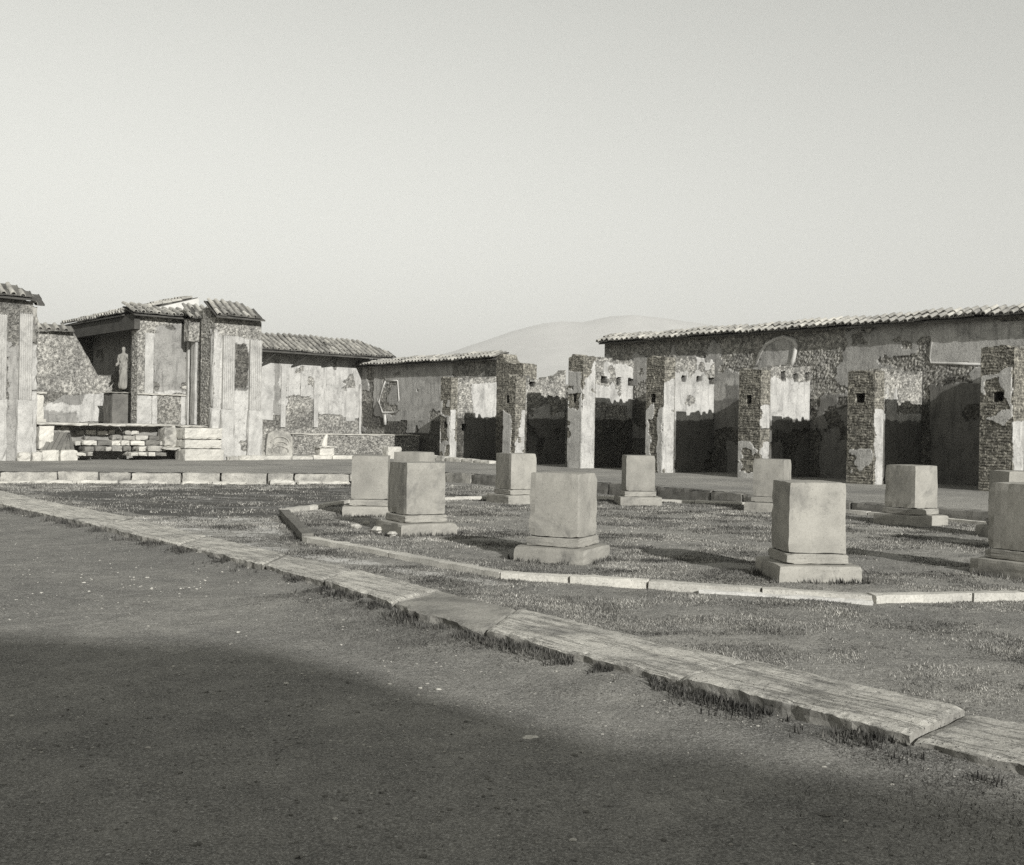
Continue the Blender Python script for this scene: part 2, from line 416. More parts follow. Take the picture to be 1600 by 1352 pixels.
def tile_roof(parent, P0, along, up, ncol, nrow, wd, ln, mat='tile', skip=0., cut=None, jit=.012):
    """P0 eave start (3D), along unit 3D, up unit 3D; tiles become parts of parent"""
    key = (wd, ln, mat)
    if key not in TM:
        (a, b), (c, d) = tile_meshes(wd, ln)
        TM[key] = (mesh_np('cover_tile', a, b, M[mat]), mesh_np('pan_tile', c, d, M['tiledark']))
    along = Vector(along).normalized(); up = Vector(up).normalized(); nz = along.cross(up).normalized()
    if nz.z < 0: nz = -nz
    for r in range(nrow):
        for c in range(ncol):
            if cut and not cut(c/ncol, r/nrow): continue
            for k, (nm, ox) in enumerate((('cover_tile', 0), ('pan_tile', .5))):
                if random.random() < skip+.004: continue
                sag = .022*math.sin(c*.37+r)+.016*math.sin(c*1.13)
                o = bpy.data.objects.new(nm, TM[key][k]); col.objects.link(o)
                a = along*((c+ox)*wd+random.uniform(-jit, jit)); b = up*(r*ln+random.uniform(-jit, jit)*1.5)
                p = Vector(P0)+a+b+nz*(random.uniform(-.004, .016)+(.012 if k == 0 else 0)+sag)-Vector(parent.location)
                rot = Matrix((along, up, nz)).transposed().to_4x4() @ Matrix.Rotation(random.uniform(-.06, .06), 4, 'Z')
                o.matrix_local = Matrix.Translation(p) @ rot
                o.parent = parent
def slab_prism(name, pts3, thick, mat, parent=None, **kw):
    """flat polygon (3D, planar) extruded straight down by thick"""
    n = len(pts3); V = np.concatenate([pts3, np.array(pts3)-np.array([0, 0, thick])])
    me_q = [np.array([[i, i+n, (i+1) % n+n, (i+1) % n] for i in range(n)])]
    if n == 4: me_q.append(np.array([[0, 1, 2, 3], [7, 6, 5, 4]]))
    else:
        tri = [[0, i, i+1] for i in range(1, n-1)]; me_q.append(np.array(tri)); me_q.append(np.array([[a+n, c+n, b+n] for a, b, c in tri]))
    return add(name, V, me_q, mat, parent, **kw)
def tube(pts, r, n=6, closed=False, flat=None):
    """sweep an n-gon along 3D points; r float or list"""
    pts = [Vector(p) for p in pts]; V = []; Q = []
    L = len(pts)
    for i, p in enumerate(pts):
        d = (pts[(i+1) % L if closed else min(i+1, L-1)]-pts[(i-1) % L if closed else max(i-1, 0)]).normalized()
        a = Vector(flat) if flat is not None else (Vector((0, 0, 1)) if abs(d.z) < .9 else Vector((1, 0, 0)))
        b = d.cross(a).normalized(); a = b.cross(d).normalized()
        rr = r[i] if isinstance(r, (list, tuple)) else r
        for k in range(n):
            t = 2*math.pi*k/n; V.append(p+a*math.cos(t)*rr+b*math.sin(t)*rr)
    m = L if closed else L-1
    for i in range(m):
        for k in range(n):
            i2 = (i+1) % L
            Q.append((i*n+k, i*n+(k+1) % n, i2*n+(k+1) % n, i2*n+k))
    T = []
    if not closed:
        for k in range(1, n-1): T += [(0, k+1, k), ((L-1)*n, (L-1)*n+k, (L-1)*n+k+1)]
    return np.array([tuple(v) for v in V]), [np.array(Q)]+([np.array(T)] if T else [])

# ------------------------------------------------------------------ GROUND
def ground_mat(name, dark, light, pebble, attr=False):
    k = NB(name); v = k.vec('Object')
    big = k.noise(v, .35, 5, .6, .4); mid = k.noise(v, 2.5, 6, .7); fine = k.noise(v, 28, 6, .75)
    c = k.ramp(mid, [(.36, dark), (.64, light)])
    c = k.mix(.5, c, k.ramp(fine, [(.32, dark*.45), (.52, (dark+light)/2), (.72, light*1.5)]))
    c = k.mix(.75, c, k.ramp(big, [(.35, .45), (.62, 1.2)]), 'MULTIPLY')
    gr = k.noise(v, 75, 4, .8); c = k.mix(.45, c, k.ramp(gr, [(.36, .03), (.5, .2), (.66, .62)]))
    pb = k.vor(v, 26); rn = k.vor(v, 26, 'F1', 'Color')
    pm = k.math('MULTIPLY', k.math('LESS_THAN', pb, .22), k.math('GREATER_THAN', rn, .80))
    c = k.mix(k.math('MULTIPLY', pm, pebble), c, g(.5))
    if attr:
        at = k.n('ShaderNodeAttribute', attribute_name='bare').outputs['Fac']
        ed = k.math('ADD', at, k.math('MULTIPLY', k.math('SUBTRACT', k.noise(v, 3.2, 6, .7, .5), .5), .9))
        c = k.mix(k.mapr(ed, .5, .62), c, k.ramp(fine, [(.3, .34), (.7, .60)]))
        dk = k.n('ShaderNodeAttribute', attribute_name='moss').outputs['Fac']
        c = k.mix(k.math('MULTIPLY', k.mapr(k.math('ADD', dk, k.math('MULTIPLY', k.math('SUBTRACT', mid, .5), .8)), .4, .6), .75), c, g(.035))
    h = k.math('ADD', k.math('MULTIPLY', fine, .7), k.math('MULTIPLY', mid, 1.6)); h = k.math('ADD', h, k.math('MULTIPLY', pm, .5))
    return k.done(c, k.bump(h, .9, .03))
M['road'] = ground_mat('trodden_earth', .10, .32, .6)
M['court'] = ground_mat('court_soil', .08, .46, .8, True)
M['portico'] = ground_mat('portico_earth', .24, .40, .5)

ROAD_Z, CT_Z = -.13, -.05
# near kerb outline (surveyed on z = 0)
KF = [(-16.5, 28.5), (-12.6, 24.4), tuple(onz(15, 789)), tuple(onz(157, 821)), tuple(onz(280, 849)), tuple(onz(414, 881)), tuple(onz(504, 905)),
      tuple(onz(614, 939)), tuple(onz(760, 982)), tuple(onz(1067, 1055)), tuple(onz(1427, 1147)), (3.65, 4.25), (6.0, 1.4)]
KB = [(-16.0, 29.2), (-12.3, 25.6), tuple(onz(60, 779)), tuple(onz(210, 809)), tuple(onz(325, 836)), tuple(onz(448, 866)), tuple(onz(553, 889)),
      tuple(onz(690, 920)), tuple(onz(812, 949)), tuple(onz(1176, 1029)), tuple(onz(1514, 1108)), (4.3, 4.75), (6.7, 1.9)]
# earth sheet reaching the horizon, at road level
n = 24
rr = np.concatenate([[0], np.geomspace(3, 9000, n)]); th = np.linspace(0, 2*math.pi, 49)[:-1]
V = [[0, 0, ROAD_Z]]+[[r*math.cos(t), r*math.sin(t), ROAD_Z-(0 if r < 60 else .3)] for r in rr[1:] for t in th]
Q = []; Tt = [[0, 1+i, 1+(i+1) % 48] for i in range(48)]
for k in range(n-1):
    for i in range(48):
        a = 1+k*48+i; b = 1+k*48+(i+1) % 48; Q.append([a, a+48, b+48, b])
o = add('ground', np.array(V), [np.array(Tt), np.array(Q)], M['road'], kind='structure', label='trodden earth road with small pale pebbles')
# road relief near the camera: a fine sheet a little above the earth sheet
def grid_sheet(name, x0, x1, y0, y1, res, zf, mat, keep=None, attrs=None, **kw):
    xs = np.arange(x0, x1, res); ys = np.arange(y0, y1, res)
    X, Y = np.meshgrid(xs, ys, indexing='ij'); Z = zf(X, Y)
    I = np.arange(X.size).reshape(X.shape)
    Q = np.stack([I[:-1, :-1], I[1:, :-1], I[1:, 1:], I[:-1, 1:]], -1).reshape(-1, 4)
    if keep is not None:
        c = keep(X+res/2, Y+res/2)[:-1, :-1].ravel(); Q = Q[c]
    us, inv = np.unique(Q, return_inverse=True); Q = inv.reshape(Q.shape)
    V = np.stack([X, Y, Z], -1).reshape(-1, 3)[us]
    at = {k: f(X, Y).ravel()[us] for k, f in (attrs or {}).items()}
    return add(name, V, Q, mat, attrs=at, smooth=True, **kw)
KMID = [((a[0]+b[0])/2, (a[1]+b[1])/2) for a, b in zip(KF, KB)]
road_poly = KMID+[(6, -3), (-30, -3), (-30, 40), (-20, 34)]
def kdist(X, Y):
    d = np.full(np.shape(X), 99.)
    for a, b in zip(KF[:-1], KF[1:]):
        ax_, ay_ = b[0]-a[0], b[1]-a[1]; t = np.clip(((X-a[0])*ax_+(Y-a[1])*ay_)/(ax_*ax_+ay_*ay_), 0, 1); d = np.minimum(d, np.hypot(X-a[0]-t*ax_, Y-a[1]-t*ay_))
    return d
def road_z(X, Y): return ROAD_Z+.008+.05*np.exp(-(kdist(X, Y)/.35)**1)*(.4+1.2*vnoise(X*1.7, Y*1.7, 8))+.035*(fbm(X*.5, Y*.5, 3)-.5)+.022*(fbm(X*3, Y*3, 4)-.5)+.012*(vnoise(X*14, Y*14, 5)-.5)
grid_sheet('road', -14, 7, 1.5, 30, .06, road_z, M['road'], keep=lambda X, Y: inpoly(X, Y, road_poly), kind='structure', label='trodden earth road in front of the kerb')
# the court, bounded by the kerb and the two back steps
C0 = (-2.05, 33.25)
ESTEP = [(-20, 26.6), (-13.4, 28.45), (-9.0, 29.65), (-4.6, 30.95), C0]      # left step
SL = lambda k: (3.6-u[0]*k, 27.0-u[1]*k)
SSTEP = [C0, (-.45, 31.55), SL(0), SL(5.45), SL(9), SL(20)]                   # right step
court_poly = [(a[0], a[1]) for a in KMID]+[(SSTEP[-1][0]+.3, SSTEP[-1][1])]+[(p[0]+.1, p[1]+.15) for p in SSTEP[::-1]]+[(p[0], p[1]+.2) for p in ESTEP[::-1][1:]]
PG = [(-4.2, 19.8), (-2.95, 15.45), (-.1, 11.98), (3.6, 10.7), (7.2, 11.6), (9.7, 14.4), (10.0, 18.0), (8.3, 20.9), (5.3, 24.3), (2.0, 25.6), (-1.3, 24.4), (-3.5, 22.6)]
SHEET = [onz(x, y) for x, y in ((225, 812), (330, 800), (430, 806), (455, 840), (540, 868), (640, 885), (440, 862), (330, 835))]
def bare_f(X, Y):
    r = np.zeros(X.shape); r[inpoly(X, Y, [tuple(p) for p in SHEET])] = .52
    d = np.full(X.shape, 9.)
    for (a, b) in ((onz(215, 806), onz(455, 800)), (onz(470, 860), onz(780, 905)), (onz(130, 783), onz(330, 775)), (onz(20, 762), onz(600, 757))):
        ab = b-a; t = np.clip(((X-a[0])*ab[0]+(Y-a[1])*ab[1])/(ab@ab), 0, 1); d = np.minimum(d, np.hypot(X-a[0]-t*ab[0], Y-a[1]-t*ab[1]))
    mz = inpoly(X, Y, [tuple(onz(x, y)) for x, y in ((40, 764), (620, 758), (600, 782), (440, 800), (330, 805), (215, 800))])
    r = np.where(mz, np.clip((fbm(X*.55, Y*2.6, 33, 5)-.53)*14, 0, 1)*.9, r)
    return np.maximum(r, .62*np.exp(-(d/.35)**2))+.28*(fbm(X*1.1, Y*1.1, 31)-.3)
def moss_f(X, Y):
    m = inpoly(X, Y, [tuple(onz(x, y)) for x, y in ((40, 764), (620, 758), (600, 782), (440, 800), (330, 805), (215, 800))])
    return np.where(m, .62, .1)  # soil is darker inside this one polygon of the court
def court_z(X, Y):
    ins = inpoly(X, Y, [(3+(p[0]-3)*.988, 18+(p[1]-18)*.988) for p in PG])
    return np.where(ins, 0, CT_Z)+.05*(fbm(X*.8, Y*.8, 11)-.5)+.03*(fbm(X*4, Y*4, 12)-.5)
grid_sheet('court_ground', -20, 17, 1.5, 34, .09, court_z, M['court'], keep=lambda X, Y: inpoly(X, Y-.1, court_poly),
           attrs=dict(bare=bare_f, moss=moss_f), kind='structure', label='grassy soil of the open court')
# raised portico floor round the court
port_poly = [(-40, 21.3)]+[(p[0], p[1]) for p in ESTEP]+SSTEP[1:]+[(40, 6), (60, 30), (20, 90), (-60, 60)]
def port_z(X, Y):
    k = (X-3.6)*-u[0]+(Y-27)*-u[1]
    return .25-.06*np.clip(k/5.5, 0, 1)*np.clip(1-((X-3.6)*e[0]+(Y-27)*e[1])/7, 0, 1)+.03*(fbm(X*.7, Y*.7, 21)-.5)+.015*(fbm(X*5, Y*5, 22)-.5)
grid_sheet('portico_floor', -30, 24, 12, 58, .2, port_z, M['portico'], keep=lambda X, Y: inpoly(X, Y-.15, port_poly), kind='structure', label='earth floor of the portico behind the steps')

# ------------------------------------------------------------------ KERBS AND STEPS
def lerp(a, b, t): return (np.array(a)*(1-t)+np.array(b)*t)
def worn_slab(name, A, B, C, D, z0, z1, mat, parent, gap=.012, seed=0, rag=.03, tilt=0.):
    """slab with corners A B (front) C D (back); gridded top and front with worn edges"""
    A, B, C, D = [np.array(p, float) for p in (A, B, C, D)]
    ln = np.linalg.norm(B-A); nx = max(6, min(70, int(ln/.05))); wd = np.linalg.norm(D-A); ny = max(5, min(18, int(wd/.05)))
    dirx = (B-A)/ln
    A, D = A+dirx*gap, D+dirx*gap; B, C = B-dirx*gap, C-dirx*gap
    U = np.linspace(0, 1, nx+1); W = np.linspace(0, 1, ny+1)
    P = np.zeros((nx+1, ny+1, 3))
    for j, wv in enumerate(W):
        L = A*(1-wv)+D*wv; R = B*(1-wv)+C*wv
        P[:, j, :2] = L[None]*(1-U[:, None])+R[None]*U[:, None]
    nrm = np.array([dirx[1], -dirx[0]])     # towards the front
    fr = (fbm(U*ln*2.2+seed, U*0+seed, seed)-.47)*rag*2.2+(vnoise(U*ln*9, U*0, seed+1)-.5)*rag
    bk = (fbm(U*ln*1.5+seed+50, U*0, seed+4)-.47)*rag*2
    P[:, 0, :2] += nrm[None]*fr[:, None]; P[:, 1, :2] += nrm[None]*fr[:, None]*.6
    P[:, -1, :2] -= nrm[None]*bk[:, None]
    X, Y = P[:, :, 0], P[:, :, 1]
    z = z1+.012*(fbm(X*2, Y*2, seed+7)-.5)*2+.007*(vnoise(X*11, Y*11, seed+8)-.5)+tilt*(U[:, None]-.5)
    z[:, 0] -= .012+.010*hash2(np.arange(nx+1), np.arange(nx+1)*0, seed); z[:, -1] -= .015; z[0, :] -= .012; z[-1, :] -= .012
    P[:, :, 2] = z
    V = [P.reshape(-1, 3)]; I = np.arange((nx+1)*(ny+1)).reshape(nx+1, ny+1)
    Q = [np.stack([I[:-1, :-1], I[1:, :-1], I[1:, 1:], I[:-1, 1:]], -1).reshape(-1, 4)]
    # skirt with rough front
    per = list(I[:, 0])+list(I[-1, 1:])+list(I[::-1, -1][1:])+list(I[0, ::-1][1:-1])
    ring = P.reshape(-1, 3)[per]; rows = 4; prev = np.array(per); cnt = (nx+1)*(ny+1)
    ctr = (A+B+C+D)/4
    for r in range(1, rows+1):
        q = ring.copy(); q[:, 2] = ring[:, 2]+(z0-ring[:, 2])*r/rows
        jj = (fbm(np.arange(len(per))*.35, np.full(len(per), r*1.7), seed+20)-.40)*rag*1.3
        dv = q[:, :2]-ctr; dn = nrm*np.sign((dv@nrm))[:, None]
        q[:, :2] -= dn*jj[:, None]*(1 if r < rows else .5)
        V.append(q); cur = np.arange(cnt, cnt+len(per)); cnt += len(per)
        Q.append(np.stack([prev, cur, np.roll(cur, -1), np.roll(prev, -1)], -1)); prev = cur
    ob = add(name, np.concatenate(V), np.concatenate(Q), mat, parent)
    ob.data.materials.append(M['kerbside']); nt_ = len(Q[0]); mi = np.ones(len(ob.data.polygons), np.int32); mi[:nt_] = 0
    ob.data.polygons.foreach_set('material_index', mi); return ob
kerb = thing('stone_kerb', (*onz(760, 975), ROAD_Z), 'long kerb of broad pale slabs crossing the picture between road and court', 'kerb')
for i in range(len(KF)-1):
    m = M['greyslab'] if i == 7 else M['kerbstone']
    nsub = 1 if i > 1 else 3
    for s_ in range(nsub):
        a, b = lerp(KF[i], KF[i+1], s_/nsub), lerp(KF[i], KF[i+1], (s_+1)/nsub)
        d, c = lerp(KB[i], KB[i+1], s_/nsub), lerp(KB[i], KB[i+1], (s_+1)/nsub)
        kw = dict(rag=.034, gap=random.uniform(.010, .022), tilt=random.uniform(-.02, .02))
        if i in (7, 8): kw['rag'] = .05
        o = worn_slab('kerb_slab', a, b, c, d, ROAD_Z-.05, [0, 0, 0, 0, 0, 0, 0, -.015, -.01, .005, -.01, 0][i], m, kerb, seed=i*3+s_+5, **kw)
        if i == 7: o['label'] = 'dark mossy slab in the middle of the kerb'
# twelve sided kerb round the pedestals
ring = thing('polygonal_kerb', (3, 18, 0), 'thin twelve sided stone kerb enclosing the pedestals on the grass', 'kerb')
for i in range(12):
    a, b = np.array(PG[i]), np.array(PG[(i+1) % 12]); L = np.linalg.norm(b-a); d = (b-a)/L; nn = np.array([d[1], -d[0]])
    cuts = {0: [0, 1], 1: [0, .5, 1], 2: [0, .2, .42, .72, 1], 3: [0, .3, .48, .72, 1]}.get(i, [0, .33, .66, 1])
    for c0, c1 in zip(cuts[:-1], cuts[1:]):
        zt = .035 if i in (1, 2, 3, 4) else .07
        stone('kerb_stone', a, d, nn, L*c0+.006, L*c1-.006, -.16, .02, -.2, zt+random.uniform(-.012, .012), M['whitestone'] if (i, c0) != (0, 0) else M['mossstone'], ring, rough=.008)
# proud base course under part of the near side of that kerb
a = lerp(PG[2], PG[3], .56); b = lerp(PG[2], PG[3], 1.0); L = np.linalg.norm(b-a); d = (b-a)/L
stone('base_course', a, d, np.array([d[1], -d[0]]), 0, L, -.12, .09, -.2, -.012, M['mortar'], ring, rough=.012)

corner_fix = [(C0[0]-.9, C0[1]-.9), C0, (C0[0]+.9, C0[1]-1.0)]
def step_line(name, pts, z_top, label, mat_fn, blk=(.7, 1.5), depth=.55):
    t = thing(name, (pts[1][0], pts[1][1], 0), label, 'step')
    for (p, q), (za, zb) in zip(zip(pts[:-1], pts[1:]), zip(z_top[:-1], z_top[1:])):
        p, q = np.array(p), np.array(q); L = np.linalg.norm(q-p); d = (q-p)/L; nn = np.array([-d[1], d[0]])
        x = 0
        while x < L-.01:
            w_ = random.uniform(*blk); x1 = min(L, x+w_)
            if L-x1 < blk[0]*.5: x1 = L
            z = za+(zb-za)*(x+x1)/2/L
            stone('step_block', p, d, nn, x+.012, x1-.012, random.uniform(-.02, .02), depth, -.2 if random.random() > .08 else .03,
                  z+random.uniform(-.012, .006), mat_fn(), t, rough=.016)
            x = x1
    return t
step_line('portico_step', ESTEP, [.25]*5, 'pale stained step of irregular blocks below the ruined hall', lambda: M['stepstone'])
step_line('portico_step', SSTEP, [.25, .25, .25, .20, .19, .19], 'dark step of squared blocks in front of the shop piers', lambda: M['mossstone'] if random.random() < .88 else M['stepstone'], (.9, 1.9))
lower = thing('broken_footing', (-9, 29, CT_Z), 'broken pale footing stones at the foot of the long left step', 'footing')
for i in range(1, 4):
    p, q = np.array(ESTEP[i]), np.array(ESTEP[i+1]); L = np.linalg.norm(q-p); d = (q-p)/L; nn = np.array([-d[1], d[0]]); x = 0
    while x < L-.3:
        w_ = random.uniform(.3, 1.1)
        if random.random() < .62:
            stone('footing_stone', p, d, nn, x, min(L, x+w_), random.uniform(-.34, -.2), -.04, -.1, random.uniform(.0, .09), M['whitestone'], lower, rough=.03)
        x += w_+.05

# ------------------------------------------------------------------ PEDESTALS
def ped_mesh(name, h0, h1, z0, z1, seed):
    """one course of a pedestal, gridded and a little worn; half widths h0 (bottom), h1 (top)"""
    o = np.array([0., 0.])
    P, Q = stone_v(o, np.array([1., 0]), np.array([0, 1.]), -1, 1, -1, 1, 0, 1)
    ny = 8; lv = np.linspace(-1, 1, ny+1); zs = np.linspace(0, 1, 9)
    # regular closed box grid
    V = []; idx = {}
    def vid(i, j, k):
        if (i, j, k) not in idx:
            idx[(i, j, k)] = len(V); V.append((lv[i], lv[j], zs[k]))
        return idx[(i, j, k)]
    Q = []
    for i in range(8):
        for k in range(8):
            Q.append((vid(i, 0, k), vid(i+1, 0, k), vid(i+1, 0, k+1), vid(i, 0, k+1))); Q.append((vid(i+1, 8, k), vid(i, 8, k), vid(i, 8, k+1), vid(i+1, 8, k+1)))
            Q.append((vid(0, i+1, k), vid(0, i, k), vid(0, i, k+1), vid(0, i+1, k+1))); Q.append((vid(8, i, k), vid(8, i+1, k), vid(8, i+1, k+1), vid(8, i, k+1)))
            Q.append((vid(i, k, 8), vid(i+1, k, 8), vid(i+1, k+1, 8), vid(i, k+1, 8))); Q.append((vid(i, k+1, 0), vid(i+1, k+1, 0), vid(i+1, k, 0), vid(i, k, 0)))
    V = np.array(V); r = np.random.default_rng(seed)
    h = h0+(h1-h0)*V[:, 2]
    X = V[:, 0]*h; Y = V[:, 1]*h; Z = z0+(z1-z0)*V[:, 2]
    ex = (abs(V[:, 0]) > .99).astype(int)+(abs(V[:, 1]) > .99)+((V[:, 2] < .01)|(V[:, 2] > .99))
    k = np.where(ex >= 2, r.uniform(.001, .010, len(V))+np.where(r.random(len(V)) < .03, r.uniform(.003, .010, len(V)), 0), 0)+np.where(ex >= 3, r.uniform(0, .018, len(V)), 0)
    X -= np.sign(X)*k; Y -= np.sign(Y)*k; Z -= np.sign(Z-(z0+z1)/2)*k*.8
    X += r.normal(0, .0013, len(V)); Y += r.normal(0, .0013, len(V)); Z += r.normal(0, .001, len(V))
    return np.stack([X, Y, Z], -1), np.array(Q)
def pedestal(x, y, deg, label, seed, dz=0., stain=None):
    t = thing('pedestal', (x, y, dz), label, 'pedestal', 'square pedestals standing in a ring', math.radians(deg+45))
    sc_ = 1+random.uniform(-.012, .012)
    for nm, a, b, z0, z1 in (('plinth', .463, .463, -.12, .185), ('base_course', .35, .347, .187, .302), ('die', .327, .321, .306, 1.08)):
        V, Q = ped_mesh(nm, a*sc_, b*sc_, z0, z1, seed); seed += 1
        me = mesh_np(nm, V, Q, M['cement']); o = bpy.data.objects.new(nm, me); col.objects.link(o); o.parent = t
    return t
p4 = onz(534.6, 791.2, .185); r4 = math.radians(-42-90)
P4 = (p4[0]-.463*math.sqrt(2)*math.cos(r4), p4[1]-.463*math.sqrt(2)*math.sin(r4))
p10 = onz(655.6, 706.9, 1.08); r10 = math.radians(18-90)
P10 = (p10[0]-.322*math.sqrt(2)*math.cos(r10), p10[1]-.322*math.sqrt(2)*math.sin(r10))
PED = [(3.334, 12.17, -41.5, 'largest looking pedestal, with narrow shaded left face and long shadow, right of centre'),
       (.654, 13.427, 19.4, 'pedestal in the middle with a mottled grey front face and a cracked upper edge'),
       (-1.429, 16.439, -13.9, 'pedestal with a stained dark left face overlapping the paler one beside it'),
       (P4[0], P4[1], -42, 'flat on pale pedestal farthest left, half covered by the dark sided one'),
       (.102, 23.774, -13.5, 'distant pedestal half hidden by the mottled grey one in the middle'),
       (2.792, 23.913, -41.8, 'small far pedestal standing alone in front of the third shop pier'),
       (5.447, 22.668, 17.9, 'far pale pedestal overlapped by the largest looking one'),
       (7.327, 19.885, -11.7, 'pedestal before the right shops with a broad blotched dark left face'),
       (6.075, 12.713, -12.0, 'shaded pedestal cut by the right edge of the view'),
       (P10[0], P10[1], 18, 'farthest pedestal, only its top showing between the two left ones'),
       (8.15, 17.45, -42, 'small grey pedestal top just behind the one at the right edge'),
       (7.75, 15.0, 18, 'pedestal out of the picture on the right whose shadow crosses the grass')]
for i, p in enumerate(PED): pedestal(p[0], p[1], p[2], p[3], 100+i*7)

# ------------------------------------------------------------------ SHOPS ON THE RIGHT
def Tx(px, d=0.): return St(px, 700, d)[0]
def spoly(pts, t):       # picture survey of a patch on the cross wall face at t -> (depth, z)
    return [Sd(x, y, t) for x, y in pts]
mu = -u; me_ = -e
SHOPS = [
 # name px left, px front/right corner, px end of right face, top y, base y
 dict(l=1153, f=1187, r=1202, ty=577, wend=1282, wtop=[(1190, 577), (1230, 574), (1280, 578)],
      label='shop pier with three beam holes over ragged grey plaster',
      holes=[(1222, 588), (1243, 590), (1262, 588)],
      pl=[[(1196, 590), (1283, 598), (1283, 745), (1196, 748)]], un=[[(1190, 560), (1290, 560), (1290, 596), (1190, 592)]],
      pr=[[(1186, 632), (1204, 632), (1204, 750), (1186, 750)]],
      pf=[[(1150, 690), (1172, 690), (1190, 712), (1190, 760), (1150, 760)]], pfu=[[(1160, 700), (1174, 706), (1176, 742), (1162, 742)]], fh=[(1170, 624, 6, 13)]),
 dict(l=1323, f=1365, r=1380, ty=579, wend=1457, wtop=[(1370, 579), (1420, 582), (1457, 584)],
      label='dark brick shop pier with square hole and white plastered edge, behind the blotched pedestal',
      holes=[], pl=[[(1378, 648), (1460, 648), (1460, 760), (1378, 760)], [(1385, 600), (1402, 600), (1400, 650), (1385, 650)]], un=[],
      pr=[[(1366, 640), (1384, 640), (1384, 765), (1366, 765)]], pf=[[(1325, 705), (1364, 700), (1364, 722), (1330, 740)]], pfu=[], fh=[(1344, 622, 9, 14)]),
 dict(l=1008, f=1036, r=1053, ty=557, wend=1139, wtop=[(1040, 556), (1060, 560), (1100, 562), (1136, 568)],
      label='shop pier with tall white plaster strips and framed plaster panel',
      holes=[(1047, 590), (1069, 592), (1091, 593), (1112, 594), (1132, 595)],
      pl=[[(1052, 600), (1137, 604), (1137, 760), (1052, 760)], [(1110, 562), (1130, 562), (1130, 585), (1112, 585)]], un=[],
      pr=[[(1034, 600), (1056, 592), (1056, 745), (1034, 745)]],
      pf=[[(1010, 640), (1022, 628), (1022, 745), (1008, 745)], [(1028, 640), (1036, 636), (1036, 745), (1027, 745)]], pfu=[[(1016, 655), (1026, 655), (1026, 735), (1016, 735)]], fh=[(1020, 622, 6, 13)]),
 dict(l=886, f=909, r=929, ty=555, wend=1012, wtop=[(912, 556), (930, 560), (960, 562), (990, 567), (1010, 572)],
      label='shop pier right of the mountain gap with a white plaster strip down its side',
      holes=[(944, 593), (966, 595), (985, 596)],
      pl=[[(928, 596), (1010, 604), (1010, 640), (990, 640), (975, 634), (960, 634), (928, 628)], [(926, 562), (1002, 575), (1002, 606), (926, 596)]],
      un=[[(930, 556), (945, 556), (940, 600), (930, 600)]],
      pr=[[(908, 615), (930, 560), (930, 745), (908, 745)]],
      pf=[[(886, 580), (908, 580), (910, 745), (886, 745)]], pfu=[[(887, 615), (905, 612), (904, 640), (890, 640)]], fh=[(898, 622, 5, 12)]),
 dict(l=785, f=804, r=820, ty=588, wend=902, wtop=[(805, 590), (822, 590), (850, 594), (870, 590), (885, 580), (900, 585)],
      label='brick shop pier left of the mountain gap, white plaster wedge low on its side',
      holes=[(832, 600)], pl=[[(858, 632), (860, 648), (900, 640), (900, 760), (822, 760), (826, 640)]], un=[],
      pr=[[(816, 640), (822, 640), (822, 740), (800, 740), (806, 690)]], pf=[[(786, 640), (800, 650), (797, 740), (784, 740)]], pfu=[], fh=[(793, 624, 5, 12)]),
 dict(l=687, f=703, r=708, ty=590, wend=787, wtop=[(705, 590), (760, 592), (786, 592)],
      label='low brick pier and plastered cross wall farthest left in the shop row',
      holes=[(725, 668)], pl=[[(736, 600), (788, 595), (788, 655), (740, 655)], [(723, 655), (788, 655), (788, 740), (723, 740)]], un=[],
      pr=[[(703, 640), (712, 640), (712, 740), (700, 740)]], pf=[[(686, 625), (702, 625), (704, 720), (686, 720)]], pfu=[[(688, 650), (700, 650), (700, 690), (688, 690)]], fh=[(695, 664, 5, 9)]),
 dict(l=1530, f=1582, r=1600, ty=541, wend=1690, wtop=[(1585, 541), (1640, 545), (1690, 550)],
      label='tall rough pier at the right edge with a square hole and peeling plaster',
      holes=[], pl=[[(1600, 560), (1690, 560), (1690, 800), (1600, 800)]], un=[],
      pr=[[(1583, 660), (1602, 660), (1602, 790), (1583, 790)]],
      pf=[[(1534, 590), (1582, 575), (1582, 650), (1572, 668), (1534, 655)]], pfu=[[(1540, 600), (1560, 590), (1575, 640), (1545, 640)]], fh=[(1560, 620, 10, 14)]),
]
